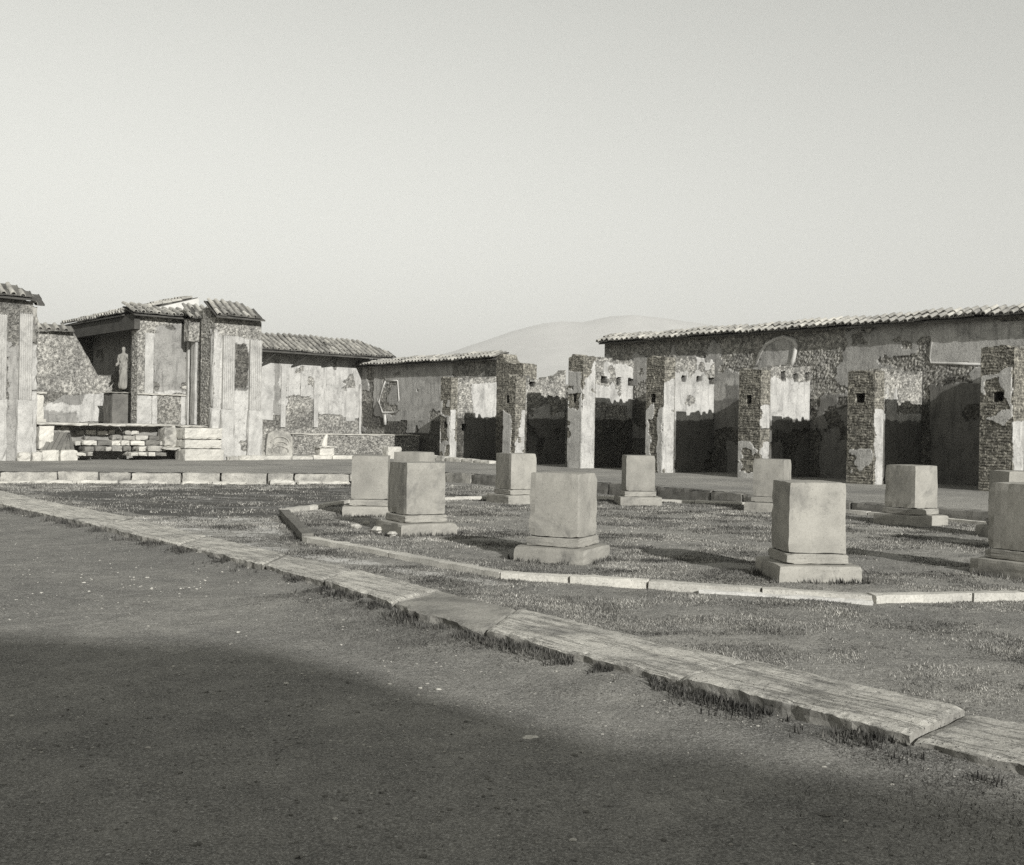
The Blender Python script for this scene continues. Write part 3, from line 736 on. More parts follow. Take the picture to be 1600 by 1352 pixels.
for i, s in enumerate(SHOPS):
    by = 740
    tl, tf = Tx(s['l']), Tx(s['f']); zt = St((s['l']+s['f'])/2, s['ty'])[1]
    dr = Sd(s['r'], 700, tf)[0]
    base = S3(tl, 0, .2)
    t = thing('shop_pier', base, s['label'], 'pier', 'brick piers with cross walls between the shops')
    wdt = tl-tf; O = OS+u*tl
    def fp(pts): return [(tl-St(x, y)[0], St(x, y)[1]) for x, y in pts]
    def rp(pts): return [Sd(x, y, tf) for x, y in pts]
    hl = []
    for x, y, hw, hh in s['fh']:
        a, z = St(x, y); P = S3(a, 0, z); k = P[1]/FPX
        hl.append((tl-a, z, hw*k*1.6, hh*k))
    jit = [(0, zt-.03), (wdt*.3, zt+.03), (wdt*.6, zt), (wdt, zt-.05)]
    masonry('brickwork', t, O, -u, me_, wdt, max(dr, .35), .15, jit, 'brick', .03, seed=i*5+1,
            front=dict(pl=[fp(p) for p in s['pf']], un=[fp(p) for p in s['pfu']], holes=hl),
            right=dict(pl=[rp(p) for p in s['pr']]))
    # cross wall, its lit face a little behind the pier's side
    tw = tf+.10; d0 = max(dr, .35)+.002; d1 = 2.72
    O2 = OS+u*tw+e*d0
    def wp(pts): return [(a-d0, z) for a, z in spoly(pts, tw)]
    top = [(max(0, Sd(x, y, tw)[0]-d0), Sd(x, y, tw)[1]) for x, y in s['wtop']]
    top[0] = (0, top[0][1]); top.append((d1-d0, top[-1][1]))
    hs = []
    for x, y in s['holes']:
        a, z = Sd(x, y, tw); hs.append((a-d0+random.uniform(-.04, .04), z+random.uniform(-.03, .03), random.uniform(.18, .3), random.uniform(.16, .28)))
    spots = []
    for sx in np.linspace(s['r']+20, s['wend']-5, 4):
        if i in (1, 2, 3, 4):
            a, z = Sd(sx, 667, tw); spots.append([(a-d0-.07, z-.05), (a-d0+.07, z-.05), (a-d0+.07, z+.05), (a-d0-.07, z+.05)])
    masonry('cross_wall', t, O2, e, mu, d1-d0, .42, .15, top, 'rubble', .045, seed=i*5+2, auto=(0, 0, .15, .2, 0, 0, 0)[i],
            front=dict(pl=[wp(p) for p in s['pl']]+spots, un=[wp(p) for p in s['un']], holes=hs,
                       dado=[([(-1, 0), (4, 0), (4, 2.05), (-1, 2.05)], .85)]))  # shade low in the shop bay painted as a darker wall tone
# white triangle and edges of plaster on the third and second cross walls
def mortar_strip(parent, pts3, r, name='plaster_edge', mat='mortar'):
    V, Q = tube(pts3, r, 5); return add(name, V, Q, M[mat], parent, smooth=True)

# tall back wall with its cap of tiles
tB0, tB1 = -9.0, St(943, 560, 2.7)[0]
def bp(pts): return [(tB1-St(x, y, 2.75)[0], St(x, y, 2.75)[1]) for x, y in pts]
back = thing('boundary_wall', S3((tB0+tB1)/2, 2.75, .2), 'long high rubble wall behind the shops at right, capped with curved tiles', 'wall')
ZB = 5.02
trap = [(1186, 572), (1190, 548), (1200, 534), (1222, 526), (1243, 532), (1240, 560), (1236, 572), (1234, 590), (1186, 590)]
rpat = [(1457, 510), (1500, 506), (1600, 500), (1700, 496), (1700, 575), (1533, 569), (1453, 567)]
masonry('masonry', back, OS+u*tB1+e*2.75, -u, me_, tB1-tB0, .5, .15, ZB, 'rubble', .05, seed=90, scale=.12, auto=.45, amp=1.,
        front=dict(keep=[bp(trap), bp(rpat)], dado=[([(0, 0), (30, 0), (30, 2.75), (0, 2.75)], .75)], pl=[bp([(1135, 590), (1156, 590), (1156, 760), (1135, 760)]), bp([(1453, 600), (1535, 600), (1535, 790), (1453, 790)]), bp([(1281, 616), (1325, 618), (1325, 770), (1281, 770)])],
                   tn=[(bp([(1453, 596), (1535, 592), (1535, 790), (1453, 790)]), .8), (bp([(1281, 616), (1325, 618), (1325, 770), (1281, 770)]), .6), (bp([(1130, 600), (1156, 600), (1156, 760), (1130, 760)]), .6)]))  # cast shade of the lower bays put into the wall tone
def wall_line(pts, d, r, parent, name='plaster_edge'):
    P = [S3(*[St(x, y, d)[0], d+.01, St(x, y, d)[1]]) for x, y in pts]; return mortar_strip(parent, P, r, name)
wall_line([(1182, 572), (1188, 552), (1198, 538), (1212, 530), (1226, 526), (1240, 531), (1244, 540), (1240, 560), (1235, 574)], 2.75, .085, back)
wall_line([(1462, 508), (1457, 530), (1453, 560), (1455, 567), (1490, 568), (1532, 569)], 2.75, .05, back)
sup = np.array([e[0], e[1], .42]); sup /= np.linalg.norm(sup)
na = np.array([-u[0], -u[1], 0])
ncol = int((tB1-tB0)/.26)
tile_roof(back, S3(tB1, 2.38, ZB-.05), na, sup, ncol, 2, .26, .38, 'tile')
slab_prism('tile_bed', [S3(tB1, 2.42, ZB-.06), S3(tB0, 2.42, ZB-.06), S3(tB0, 3.2, ZB+.27), S3(tB1, 3.2, ZB+.27)], .05, M['timber'], back)
# low stretch of back wall between
lowb = thing('low_wall', S3(15.5, 2.75, .2), 'low ruined rubble wall closing the shops below the mountain gap', 'wall')
masonry('masonry', lowb, OS+u*17.6+e*2.76, -u, me_, 17.6-tB1-.01, .45, .15, [(0, 3.3), (1.5, 3.45), (2.6, 3.3), (4.4, 3.9)], 'rubble', .06, seed=95)

# farther wall with tile cap, left of the mountain gap
tC0, tC1 = St(783, 560, 2.75)[0], St(565, 560, 2.75)[0]; ZC = St(780, 558, 2.4)[1]
def cp_(pts): return [(tC1-St(x, y, 2.75)[0], St(x, y, 2.75)[1]) for x, y in pts]
far = thing('boundary_wall', S3((tC0+tC1)/2, 2.75, .2), 'tile capped wall beside the painted room wall, with a key shaped plaster patch', 'wall')
key = [(603, 595), (622, 595), (624, 625), (622, 640), (615, 645), (598, 645), (592, 628), (596, 612)]
masonry('masonry', far, OS+u*tC1+e*2.75, -u, me_, tC1-tC0, .5, .15, ZC, 'rubble', .06, seed=97, auto=.4, amp=.7,
        front=dict(pl=[cp_([(606, 645), (655, 645), (655, 658), (606, 658)]), cp_([(585, 596), (597, 593), (592, 620), (582, 624)]), cp_([(566, 560), (572, 575), (577, 610), (566, 610)]), cp_([(640, 600), (690, 600), (690, 625), (640, 640)]), cp_([(584, 590), (650, 586), (668, 600), (660, 660), (584, 650)])], keep=[cp_([(585, 592), (598, 592), (590, 625), (583, 640)]), cp_([(626, 600), (640, 598), (655, 615), (655, 658), (606, 658), (618, 648), (628, 640)])], un=[cp_(key)],
                   tn=[(cp_([(566, 628), (600, 628), (600, 670), (566, 670)]), .6), (cp_([(600, 658), (700, 658), (700, 720), (600, 720)]), .7)]))
wall_line(key+[key[0]], 2.75, .06, far)
wall_line([(602, 648), (602, 664)], 2.75, .10, far)
tile_roof(far, S3(tC1+.4, 2.38, ZC-.04), na, sup, int((tC1-tC0+.4)/.27), 2, .27, .38, 'tile')
slab_prism('tile_bed', [S3(tC1, 2.42, ZC-.06), S3(tC0, 2.42, ZC-.06), S3(tC0, 3.2, ZC+.27), S3(tC1, 3.2, ZC+.27)], .05, M['timber'], far)
tD = St(820, 600, 2.6)[0]
stub = thing('brick_wall_end', S3(tD, 2.6, .2), 'broken brick end of the tile capped wall, standing above the low pier', 'wall')
masonry('brickwork', stub, OS+u*tC0+e*2.5, -u, me_, tC0-tD, .75, .15, [(0, ZC+.1), (.4, ZC+.12), (.7, ZC-.25), (tC0-tD, ZC-.3)], 'brick', .04, seed=99)

# ------------------------------------------------------------------ THE PAINTED ROOM
ZE = 5.15
sE0 = .0; Ocorner = OS+u*tC1+e*2.75
dE = float((Ocorner-OF)@u); sE1 = float((Ocorner-OF)@e)
sE0 = Fs(395, 600, dE)[0]
def ep(pts): return [(Fs(x, y, dE)[0]-sE0, Fs(x, y, dE)[1]) for x, y in pts]
ew = thing('painted_wall', F3((sE0+sE1)/2, dE, .2), 'light plastered back wall with faded painted panels under a lean-to tile roof', 'wall')
masonry('masonry', ew, OF+u*dE+e*sE0, e, mu, sE1-sE0+.3, .5, .15, ZE, 'rubble', .06, seed=110, front=dict(
    pl=[ep([(390, 540), (575, 550), (575, 652), (545, 655), (530, 648), (500, 648), (490, 625), (470, 618), (450, 620), (448, 650), (390, 650)])],
    tn=[(ep([(428, 560), (438, 560), (438, 668), (426, 668)]), .55), (ep([(404, 655), (430, 655), (430, 668), (404, 668)]), .5), (ep([(450, 640), (490, 640), (490, 670), (450, 670)]), .35)]))
for x0, x1, y0, y1 in ((438.5, 446, 572, 668), (490, 497, 595, 668), (541, 555, 606, 658), (561, 565, 600, 690), (469, 478, 580, 620), (405, 427, 560, 656)):
    a0, a1 = Fs(x0, 600, dE)[0], Fs(x1, 600, dE)[0]; z1_, z0_ = Fs(x0, y0, dE)[1], Fs(x0, y1, dE)[1]
    th_ = .09 if x1-x0 < 12 else .05
    stone('plaster_strip', OF+u*dE, e, -u, a0, a1, .01, th_, z0_, z1_, M['fluted'], ew, rough=.012)
# lean-to roof
up = np.array([u[0], u[1], .50]); up /= np.linalg.norm(up)
zl = Fs(420, 547, dE-1.15)[1]
nE = int((sE1-sE0+1.7)/.30)
def cutE(c, r): return c < 1-.15*r
tile_roof(ew, F3(sE0-.2, dE-1.15, zl), np.array([e[0], e[1], 0]), up, nE, 5, .30, .40, 'tile', cut=cutE)
slab_prism('roof_boards', [F3(sE0-.3, dE-1.12, zl-.03), F3(sE1+1.3, dE-1.12, zl-.03), F3(sE1+.3, dE+.75, zl+.90), F3(sE0-.3, dE+.75, zl+.90)], .06, M['timber'], ew)
for px in (405, 455, 502, 550):
    a = Fs(px, 575, dE)[0]
    V, Q = tube([F3(a, dE-.05, Fs(px, 573, dE)[1]), F3(a+.35, dE-1.05, zl-.06)], .045, 4); add('strut', V, Q, M['timber'], ew)
# sill along the front of the room
sill = thing('stone_sill', F3(4.4, 0, .2), 'low white stone sill in front of the rubble counter', 'sill')
x = .25; q = 8.8
while x < q:
    w_ = random.uniform(.8, 1.7); stone('sill_block', OF, e, u, x+.01, min(q, x+w_)-.01, -.02, .5, .1, .40+random.uniform(-.02, .02), M['whitestone'], sill, rough=.025); x += w_
x = St(774, 719)[0]; q = St(683, 711)[0]
while x < q:
    w_ = random.uniform(.7, 1.2); stone('sill_block', OS, u, e, x+.01, min(q, x+w_)-.01, -.3, .1, .1, .36+.1*(x-16)/4, M['whitestone'], sill, rough=.02); x += w_
# room floor
V = box_v(OF, e, u, .3, 9.5, .45, dE, .1, .36); add('room_floor', V, CUBE_Q, M['portico'], kind='structure', label='raised earth floor of the painted room')
# rubble counter
k0, k1 = Fs(457, 690, 3.)[0], Fs(655, 690, 3.)[0]
zk = Fs(550, 679, 3.)[1]
cnt = thing('masonry_counter', F3((k0+k1)/2, 3, .36), 'low rubble counter with a flat top in front of the painted room', 'counter')
masonry('rubble', cnt, OF+u*3+e*k0, e, mu, k1-k0, .55, .3, zk-.05, 'rubble', .03, seed=120, scale=.12, amp=1.6)
stone('coping', OF+u*3, e, u, k0-.05, k1+.02, -.05, .6, zk-.048, zk+.02, M['whitestone'], cnt, rough=.02)
# carved slab
def flat_from_px(name, pts, d, th_, mat, label, cat, **kw):
    P = [F3(Fs(x, y, d)[0], d, Fs(x, y, d)[1]) for x, y in pts]; off = np.array([u[0], u[1], 0])*th_
    n_ = len(P); V = np.array(P+[p+off for p in P]); c = V[:n_].mean(0)
    V = np.concatenate([V, [c, c+off]])
    Qs = np.array([[i, i+n_, (i+1) % n_+n_, (i+1) % n_] for i in range(n_)])
    T = np.array([[2*n_, i, (i+1) % n_] for i in range(n_)]+[[2*n_+1, (i+1) % n_+n_, i+n_] for i in range(n_)])
    if label:
        t = thing(name, V[:n_].mean(0)*[1, 1, 0]+[0, 0, V[:, 2].min()], label, cat)
        return t, add(kw.get('part', 'slab'), V, [Qs, T], mat, t)
    return None, add(name, V, [Qs, T], mat, kw.get('parent'))
t, _ = flat_from_px('carved_slab', [(415, 713), (417, 690), (419, 678), (426, 674), (440, 673), (452, 676), (457, 684), (457, 713)][::-1], .3, .18, M['stepstone'],
                    'upright carved stone slab with a rounded top beside the pilasters', 'carved slab')
for (cx, cy, rx, ry, a0, a1) in ((437, 694, 15, 12, 10, 170), (438, 698, 11, 8, 20, 160), (437, 705, 13, 8, -10, 190)):
    pts = [F3(Fs(cx+rx*math.cos(math.radians(a)), cy-ry*math.sin(math.radians(a)), .3)[0], .27, Fs(cx, cy-ry*math.sin(math.radians(a)), .3)[1]) for a in np.linspace(a0, a1, 10)]
    V, Q = tube(pts, .028, 5); add('carved_band', V, Q, M['stepstone'], t)
s0, s1 = Fs(404, 700, .2)[0], Fs(413, 700, .2)[0]
stone('broken_block', OF, e, u, s0, s1, .1, .5, .2, Fs(408, 690, .2)[1], M['stepstone'], rough=.04, label='broken block wedged between the pilaster and the carved slab', cat='stone block')
b0, b1 = Fs(497, 705, .3)[0], Fs(520, 705, .3)[0]
t = thing('broken_statue_base', F3((b0+b1)/2, .4, .38), 'white block with a broken upright stump on the sill before the counter', 'statue base')
stone('block', OF, e, u, b0, b1, .15, .6, .3, Fs(508, 700, .3)[1], M['whitestone'], t, rough=.02)
stone('moulding', OF, e, u, b0-.06, b1+.08, .1, .66, Fs(508, 700, .3)[1], Fs(508, 697, .3)[1], M['whitestone'], t, rough=.015)
zst = Fs(508, 697, .3)[1]
V, Q = tube([F3((b0+b1)/2-.08, .35, zst-.02), F3((b0+b1)/2-.02, .36, zst+.2), F3((b0+b1)/2+.09, .38, zst+.46)], [.16, .12, .05], 7); add('stump', V, Q, M['whitestone'], t)
b0, b1 = Fs(603, 702, .2)[0], Fs(625, 702, .2)[0]
stone('stone_block', OF, e, u, b0, b1, .05, .5, .3, Fs(610, 698, .2)[1], M['whitestone'], rough=.02, label='plain white block on the sill just above the half hidden pedestals', cat='stone block')

# ------------------------------------------------------------------ THE HALL (ruined shrine on a podium)
def fluted(name, parent, s0, s1, d, proud, z0, z1, mat='fluted', nfl=6, cap=True):
    """pilaster with flutes, standing proud of plane d"""
    wd = s1-s0; n_ = nfl*4; xs = np.linspace(0, wd, n_+1); V = []; zz = np.linspace(z0, z1, 24)
    dep = [proud-(.04 if 0 < i < n_ and (i % 4) in (2, 3) else 0) for i in range(n_+1)]
    for z in zz:
        for x_, dp in zip(xs, dep): p = OF+e*(s0+x_)+u*(d-dp+rng.normal(0, .003)); V.append([p[0], p[1], z+rng.normal(0, .003)])
        for x_ in (xs[-1], xs[0]): p = OF+e*(s0+x_)+u*(d+.05); V.append([p[0], p[1], z])
    m = n_+3; Q = []
    for k in range(len(zz)-1):
        for i in range(m):
            j = (i+1) % m; Q.append((k*m+i, k*m+j, (k+1)*m+j, (k+1)*m+i))
    top = [[(len(zz)-1)*m+i for i in range(m)]]
    me_q = [np.array(Q), np.array([[t_[0], t_[i], t_[i+1]] for t_ in top for i in range(1, m-1)])]
    return add(name, np.array(V), me_q, M[mat], parent)
def anta(label, s0, s1, d1, z1, pil, panels, sock_z, seed, rec):
    t = thing('pilastered_pier', F3((s0+s1)/2, 0, .2), label, 'pier', 'pilastered piers of the ruined shrine')
    masonry('brickwork', t, OF+e*s0, e, mu, s1-s0, d1, .2, z1, 'rubble', .05, seed=seed, scale=.14, front=rec)
    for a, b, z in pil: fluted('pilaster', t, a, b, 0, .14, sock_z, z); stone('socle', OF, e, -u, a-.06, b+.06, .0, .20, .2, sock_z, M['fluted'], t, rough=.03)
    return t
# right pier
sa, sb = Fs(333, 600)[0], Fs(407, 600)[0]
zA = 5.62
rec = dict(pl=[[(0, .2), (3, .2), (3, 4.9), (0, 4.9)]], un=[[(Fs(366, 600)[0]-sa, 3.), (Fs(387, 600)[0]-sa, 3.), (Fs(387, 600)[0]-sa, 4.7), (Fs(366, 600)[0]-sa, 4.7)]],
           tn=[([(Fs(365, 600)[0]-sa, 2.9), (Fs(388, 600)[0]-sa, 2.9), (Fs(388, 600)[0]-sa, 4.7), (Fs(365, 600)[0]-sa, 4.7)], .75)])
pA = anta('tall pier with two fluted pilasters and its own tile cap, right of the podium', sa, sb, 1.1, zA,
          [(Fs(346, 600)[0], Fs(364, 600)[0], Fs(350, 524)[1]), (Fs(388, 600)[0], Fs(406, 600)[0], Fs(395, 531)[1])], None, Fs(370, 640)[1], 130, rec)
stone('side_pilaster', OF, e, u, sa-.02, sa+.32, -.03, .3, Fs(338, 637)[1]+.01, Fs(338, 514)[1], M['fluted'], pA, rough=.03)
stone('side_socle', OF, e, u, sa-.05, sa+.34, -.04, .3, .2, Fs(338, 637)[1], M['fluted'], pA, rough=.03)
stone('foot_block', OF, e, -u, Fs(368, 700)[0], Fs(405, 700)[0], .2, .45, .1, Fs(380, 711)[1], M['whitestone'], pA, rough=.03)
stone('foot_block', OF, e, -u, Fs(349, 700)[0], Fs(368, 700)[0]-.02, .2, .42, .1, Fs(380, 712)[1], M['stepstone'], pA, rough=.05)
upA = np.array([u[0], u[1], .62]); upA /= np.linalg.norm(upA)
e3 = np.array([e[0], e[1], 0])
tile_roof(pA, F3(sa-.0, -.42, zA+.02), e3, upA, 6, 3, .29, .40, 'tile', cut=lambda c, r: c < .99-.28*r)
slab_prism('roof_boards', [F3(sa-.1, -.42, zA), F3(sb-.05, -.40, zA), F3(sb-.5, .72, zA+.66), F3(sa-.1, .72, zA+.66)], .05, M['timber'], pA)
masonry('gable_core', pA, OF+e*sa+u*.3, e, mu, 1.4, .7, zA, [(0, zA+.3), (.75, zA+.34), (1.4, zA+.3)], 'rubble', .06, seed=131)
# left pier
sc0, sc1 = -11.2, Fs(60, 600)[0]
sl0 = Fs(20, 600)[0]
pB = anta('fluted pier rising at the left edge of the picture under a double tile cap', sc0, Fs(50, 600)[0], 1.1, 5.62,
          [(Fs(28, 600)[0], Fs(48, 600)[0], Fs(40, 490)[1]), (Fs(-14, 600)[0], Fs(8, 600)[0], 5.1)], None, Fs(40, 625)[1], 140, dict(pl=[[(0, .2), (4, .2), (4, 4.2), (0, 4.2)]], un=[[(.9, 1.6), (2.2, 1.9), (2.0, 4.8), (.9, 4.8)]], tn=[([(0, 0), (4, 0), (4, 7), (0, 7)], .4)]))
stone('side_pilaster', OF, e, u, Fs(50, 600)[0], Fs(60, 600)[0], .1, .9, Fs(55, 610)[1], Fs(55, 537)[1], M['fluted'], pB, rough=.03)
stone('side_block', OF, e, u, Fs(50, 600)[0]-.02, Fs(59, 600)[0], .12, .92, Fs(55, 537)[1]+.01, Fs(55, 478)[1], M['stepstone'], pB, rough=.05)
stone('side_socle', OF, e, u, Fs(50, 600)[0], Fs(61, 600)[0], .08, .92, .2, Fs(55, 610)[1]-.01, M['fluted'], pB, rough=.03)
tile_roof(pB, F3(sc0, -.3, 5.68), e3, upA, int((Fs(48, 600)[0]-sc0+.2)/.31), 2, .31, .42, 'tile', cut=lambda c, r: c < 1-.12*r*3)
slab_prism('roof_boards', [F3(sc0, -.28, 5.66), F3(Fs(48, 600)[0]+.1, -.28, 5.66), F3(Fs(48, 600)[0]-.2, .45, 6.08), F3(sc0, .45, 6.08)], .05, M['timber'], pB)
tile_roof(pB, F3(Fs(52, 600)[0], .0, Fs(55, 478)[1]), e3, upA, 1, 2, .33, .40, 'tile')
masonry('gable_core', pB, OF+e*(sc0)+u*.3, e, mu, Fs(48, 600)[0]-sc0-.1, .6, 5.62, 5.9, 'rubble', .06, seed=141)
for (x0, x1) in ((22, 42), (44, 60)):
    stone('foot_block', OF, e, -u, Fs(x0, 700)[0], Fs(x1, 700)[0]-.02, .2, .5, .1, Fs(x0, 706)[1], M['whitestone'], pB, rough=.03)
# wall continuing out of the picture to the left
lw = thing('side_wall', F3(-15, .2, .2), 'plain ruined wall running on out of the picture at far left', 'wall')
masonry('masonry', lw, OF+e*-20+u*.3, e, mu, 8.7, .5, .15, [(0, 3.2), (3, 3.6), (6, 3.1), (8.7, 3.9)], 'rubble', .08, seed=150)
# podium
pod = thing('podium', F3(-4, .5, .2), 'raised shrine podium with a slab top, broken stair and stone facing blocks', 'podium')
zp = 1.55
sL, sR = Fs(55, 660, .4)[0], sa-.05
V = box_v(OF, e, u, sL, sR, 1.3, 10.5, .15, zp-.08); add('core', V, CUBE_Q, M['portico'], pod)
x = sL
while x < sR-.05:
    w_ = random.uniform(1.1, 2.0); x1 = min(sR, x+w_)
    if sR-x1 < .5: x1 = sR
    stone('top_slab', OF, e, u, x+.008, x1-.008, .25 if not (Fs(200, 660, .3)[0] < x < Fs(270, 660, .3)[0]) else .7, 2.0, zp-.10, zp+random.uniform(-.015, .01), M['whitestone'], pod, rough=.02); x = x1
# facing, left part
a0, a1 = Fs(62, 700, .2)[0], Fs(118, 700, .2)[0]
stone('facing_block', OF, e, u, a0, (a0+a1)/2-.01, -.05, .7, .15, Fs(90, 703, .0)[1], M['whitestone'], pod, rough=.02)
stone('facing_block', OF, e, u, (a0+a1)/2+.01, a1, -.05, .7, .15, Fs(90, 703, .0)[1], M['whitestone'], pod, rough=.02)
stone('facing_block', OF, e, u, a0, Fs(85, 690, .3)[0], .3, .9, Fs(90, 703, .0)[1]+.01, zp-.11, M['whitestone'], pod, rough=.02)
stone('facing_block', OF, e, u, Fs(86, 690, .3)[0], a1, .75, 1.2, Fs(90, 703, .0)[1]+.01, zp-.11, M['stepstone'], pod, rough=.03)
# ribbed leaning slab
c0, c1 = Fs(66, 699, .1)[0], Fs(117, 699, .1)[0]
for j in range(7):
    f0 = c0+(c1-c0)*j/7; f1 = c0+(c1-c0)*(j+.86)/7; sh = .45
    zb, zt2 = Fs(90, 701, .1)[1], Fs(100, 676, .1)[1]
    P = [F3(f0, .08, zb), F3(f1, .08, zb), F3(min(f1+sh, c1), .62, zt2), F3(min(f0+sh, c1-.08), .62, zt2)]
    slab_prism('ribbed_slab', P, .07, M['mossstone'], pod)
# broken stair in the middle
for (y0, y1, d_, xa, xb, miss) in ((706, 713, -.1, 119, 262, .1), (697, 705.5, .25, 132, 262, .06), (688.5, 696.5, .55, 118, 258, .15), (680, 688, .85, 118, 252, .25), (672, 679.5, 1.1, 118, 240, .25)):
    x = xa
    while x < xb-4:
        w_ = random.uniform(9, 26); x1 = min(xb, x+w_)
        if random.random() > miss:
            a, b = Fs(x, y0, d_)[0], Fs(x1, y0, d_)[0]
            stone('stair_stone', OF, e, u, a+.015, b-.015, d_+random.uniform(-.06, .1), d_+.8, Fs(x, y1, d_)[1], Fs(x, y0, d_)[1]+random.uniform(-.03, .02),
                  random.choice([M['whitestone'], M['whitestone'], M['stepstone'], M['mossstone']]), pod, rough=.018)
        x = x1
# facing, right part
a0, a1 = Fs(283, 700, -.1)[0], Fs(345, 700, -.1)[0]
stone('facing_block', OF, e, u, a0, a1-.0, -.42, .5, .15, Fs(300, 701.5, -.2)[1], M['whitestone'], pod, rough=.02)
stone('facing_block', OF, e, u, a0+.04, a1-.04, -.32, .6, Fs(300, 701.5, -.2)[1]+.01, Fs(300, 687, -.2)[1], M['whitestone'], pod, rough=.02)
stone('facing_block', OF, e, u, a0+.04, a1-.04, -.30, .6, Fs(300, 687, -.2)[1]+.01, zp-.11, M['whitestone'], pod, rough=.02)
stone('facing_block', OF, e, u, Fs(256, 690, .5)[0], Fs(280, 690, .5)[0], .45, 1.2, Fs(270, 700, .5)[1], zp-.11, M['stepstone'], pod, rough=.04)
stone('ledge', OF, e, u, Fs(250, 690, .3)[0], Fs(282, 690, .3)[0], .1, 1.2, Fs(262, 703, .3)[1], Fs(262, 699, .3)[1], M['whitestone'], pod, rough=.02)

# walls of the shrine
shr = thing('shrine_building', F3(-3, 4, zp), 'ruined shrine walls with sheltering tile roof, beam and deep dark recess', 'ruined building')
D1 = 2.4
b0, b1 = Fs(214, 600, D1)[0], Fs(293, 600, D1)[0]; zE = Fs(250, 497, D1)[1]
def fpd(pts, d, s0_): return [(Fs(x, y, d)[0]-s0_, Fs(x, y, d)[1]) for x, y in pts]
masonry('front_wall', shr, OF+u*D1+e*b0, e, mu, b1-b0, .55, zp-.1, zE+.1, 'rubble', .045, seed=160, scale=.13,
        front=dict(pl=[fpd([(240, 512), (291, 505), (291, 616), (240, 616)], D1, b0)], un=[fpd([(236, 596), (250, 600), (250, 612), (236, 612)], D1, b0)],
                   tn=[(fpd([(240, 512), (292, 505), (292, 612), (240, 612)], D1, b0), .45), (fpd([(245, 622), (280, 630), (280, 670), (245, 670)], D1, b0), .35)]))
for x0, x1, y0, y1, pr in ((225, 239, 520, 615, .07), (214, 237, 618, 664, .06), (238, 246, 618, 664, .04), (283, 292, 618, 664, .05)):
    stone('plaster_pilaster', OF+u*D1, e, -u, Fs(x0, 600, D1)[0], Fs(x1, 600, D1)[0], .0, pr, Fs(x0, y1, D1)[1], Fs(x0, y0, D1)[1], M['fluted'], shr, rough=.015)
stone('ledge', OF+u*D1, e, -u, Fs(214, 600, D1)[0], Fs(292, 600, D1)[0], .0, .10, Fs(250, 618, D1)[1], Fs(250, 615.5, D1)[1], M['whitestone'], shr, rough=.01)
stone('small_block', OF+u*D1, e, -u, Fs(283, 600, D1)[0], Fs(291, 600, D1)[0], .0, .12, Fs(287, 609, D1)[1], Fs(287, 603, D1)[1], M['whitestone'], shr, rough=.02)
# inner side wall running back, with its own pilaster strips
sS = b1+.02
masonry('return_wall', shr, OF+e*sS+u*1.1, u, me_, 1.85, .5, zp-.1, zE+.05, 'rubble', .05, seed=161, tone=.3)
for x0, x1 in ((294, 298), (301, 309)):
    q0, q1 = Fd(x1, 600, sS)[0], Fd(x0, 600, sS)[0]
    stone('plaster_pilaster', OF+e*sS, u, -e, q0, q1, .0, .12, zp, zE-.25, M['fluted'], shr, rough=.015)
# long side wall under the roof, set back behind the corner
sW = b0+1.0
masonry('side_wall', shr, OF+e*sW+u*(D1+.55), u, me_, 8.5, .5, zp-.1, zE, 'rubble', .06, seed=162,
        front=dict(pl=[[(2.2, 3.4), (8.5, 3.4), (8.5, 6), (2.2, 6)]], tn=[([(0, 1), (9, 1), (9, 7), (0, 7)], .5)]))  # shade of the recess put into the wall tone
stone('niche_jamb', OF+e*sW, u, -e, D1+2.15, D1+2.5, .0, .3, zp, zE-.3, M['fluted'], shr, rough=.02)
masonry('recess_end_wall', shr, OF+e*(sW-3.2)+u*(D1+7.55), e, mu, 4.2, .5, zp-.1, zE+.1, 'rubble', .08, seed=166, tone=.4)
# back wall with broken diagonal edge and tile cap
D2 = 6.0
w0 = Fs(57, 600, D2)[0]; w1 = sW-.02
prof = [(60, 518), (112, 518), (117, 522), (153, 586), (178, 587), (190, 612)]
top = [(max(0, Fs(x, y, D2)[0]-w0), Fs(x, y, D2)[1]) for x, y in prof]
top = [(a, z) for a, z in top if a < w1-w0]; top[0] = (0, top[0][1]); top.append((w1-w0, top[-1][1]-.2))
masonry('back_wall', shr, OF+u*D2+e*w0, e, mu, w1-w0, .5, zp-.1, top, 'rubble', .04, seed=163, amp=.3, scale=.10,
        front=dict(pl=[fpd([(100, 618), (190, 612), (190, 660), (60, 660), (60, 640)], D2, w0)], tn=[(fpd([(62, 612), (135, 616), (125, 632), (62, 630)], D2, w0), .6), (fpd([(62, 642), (120, 646), (120, 660), (62, 660)], D2, w0), .5)]))
tile_roof(shr, F3(w0, D2-.3, Fs(85, 519, D2)[1]), e3, upA, int((Fs(112, 518, D2)[0]-w0)/.33)+1, 1, .33, .45, 'tile')
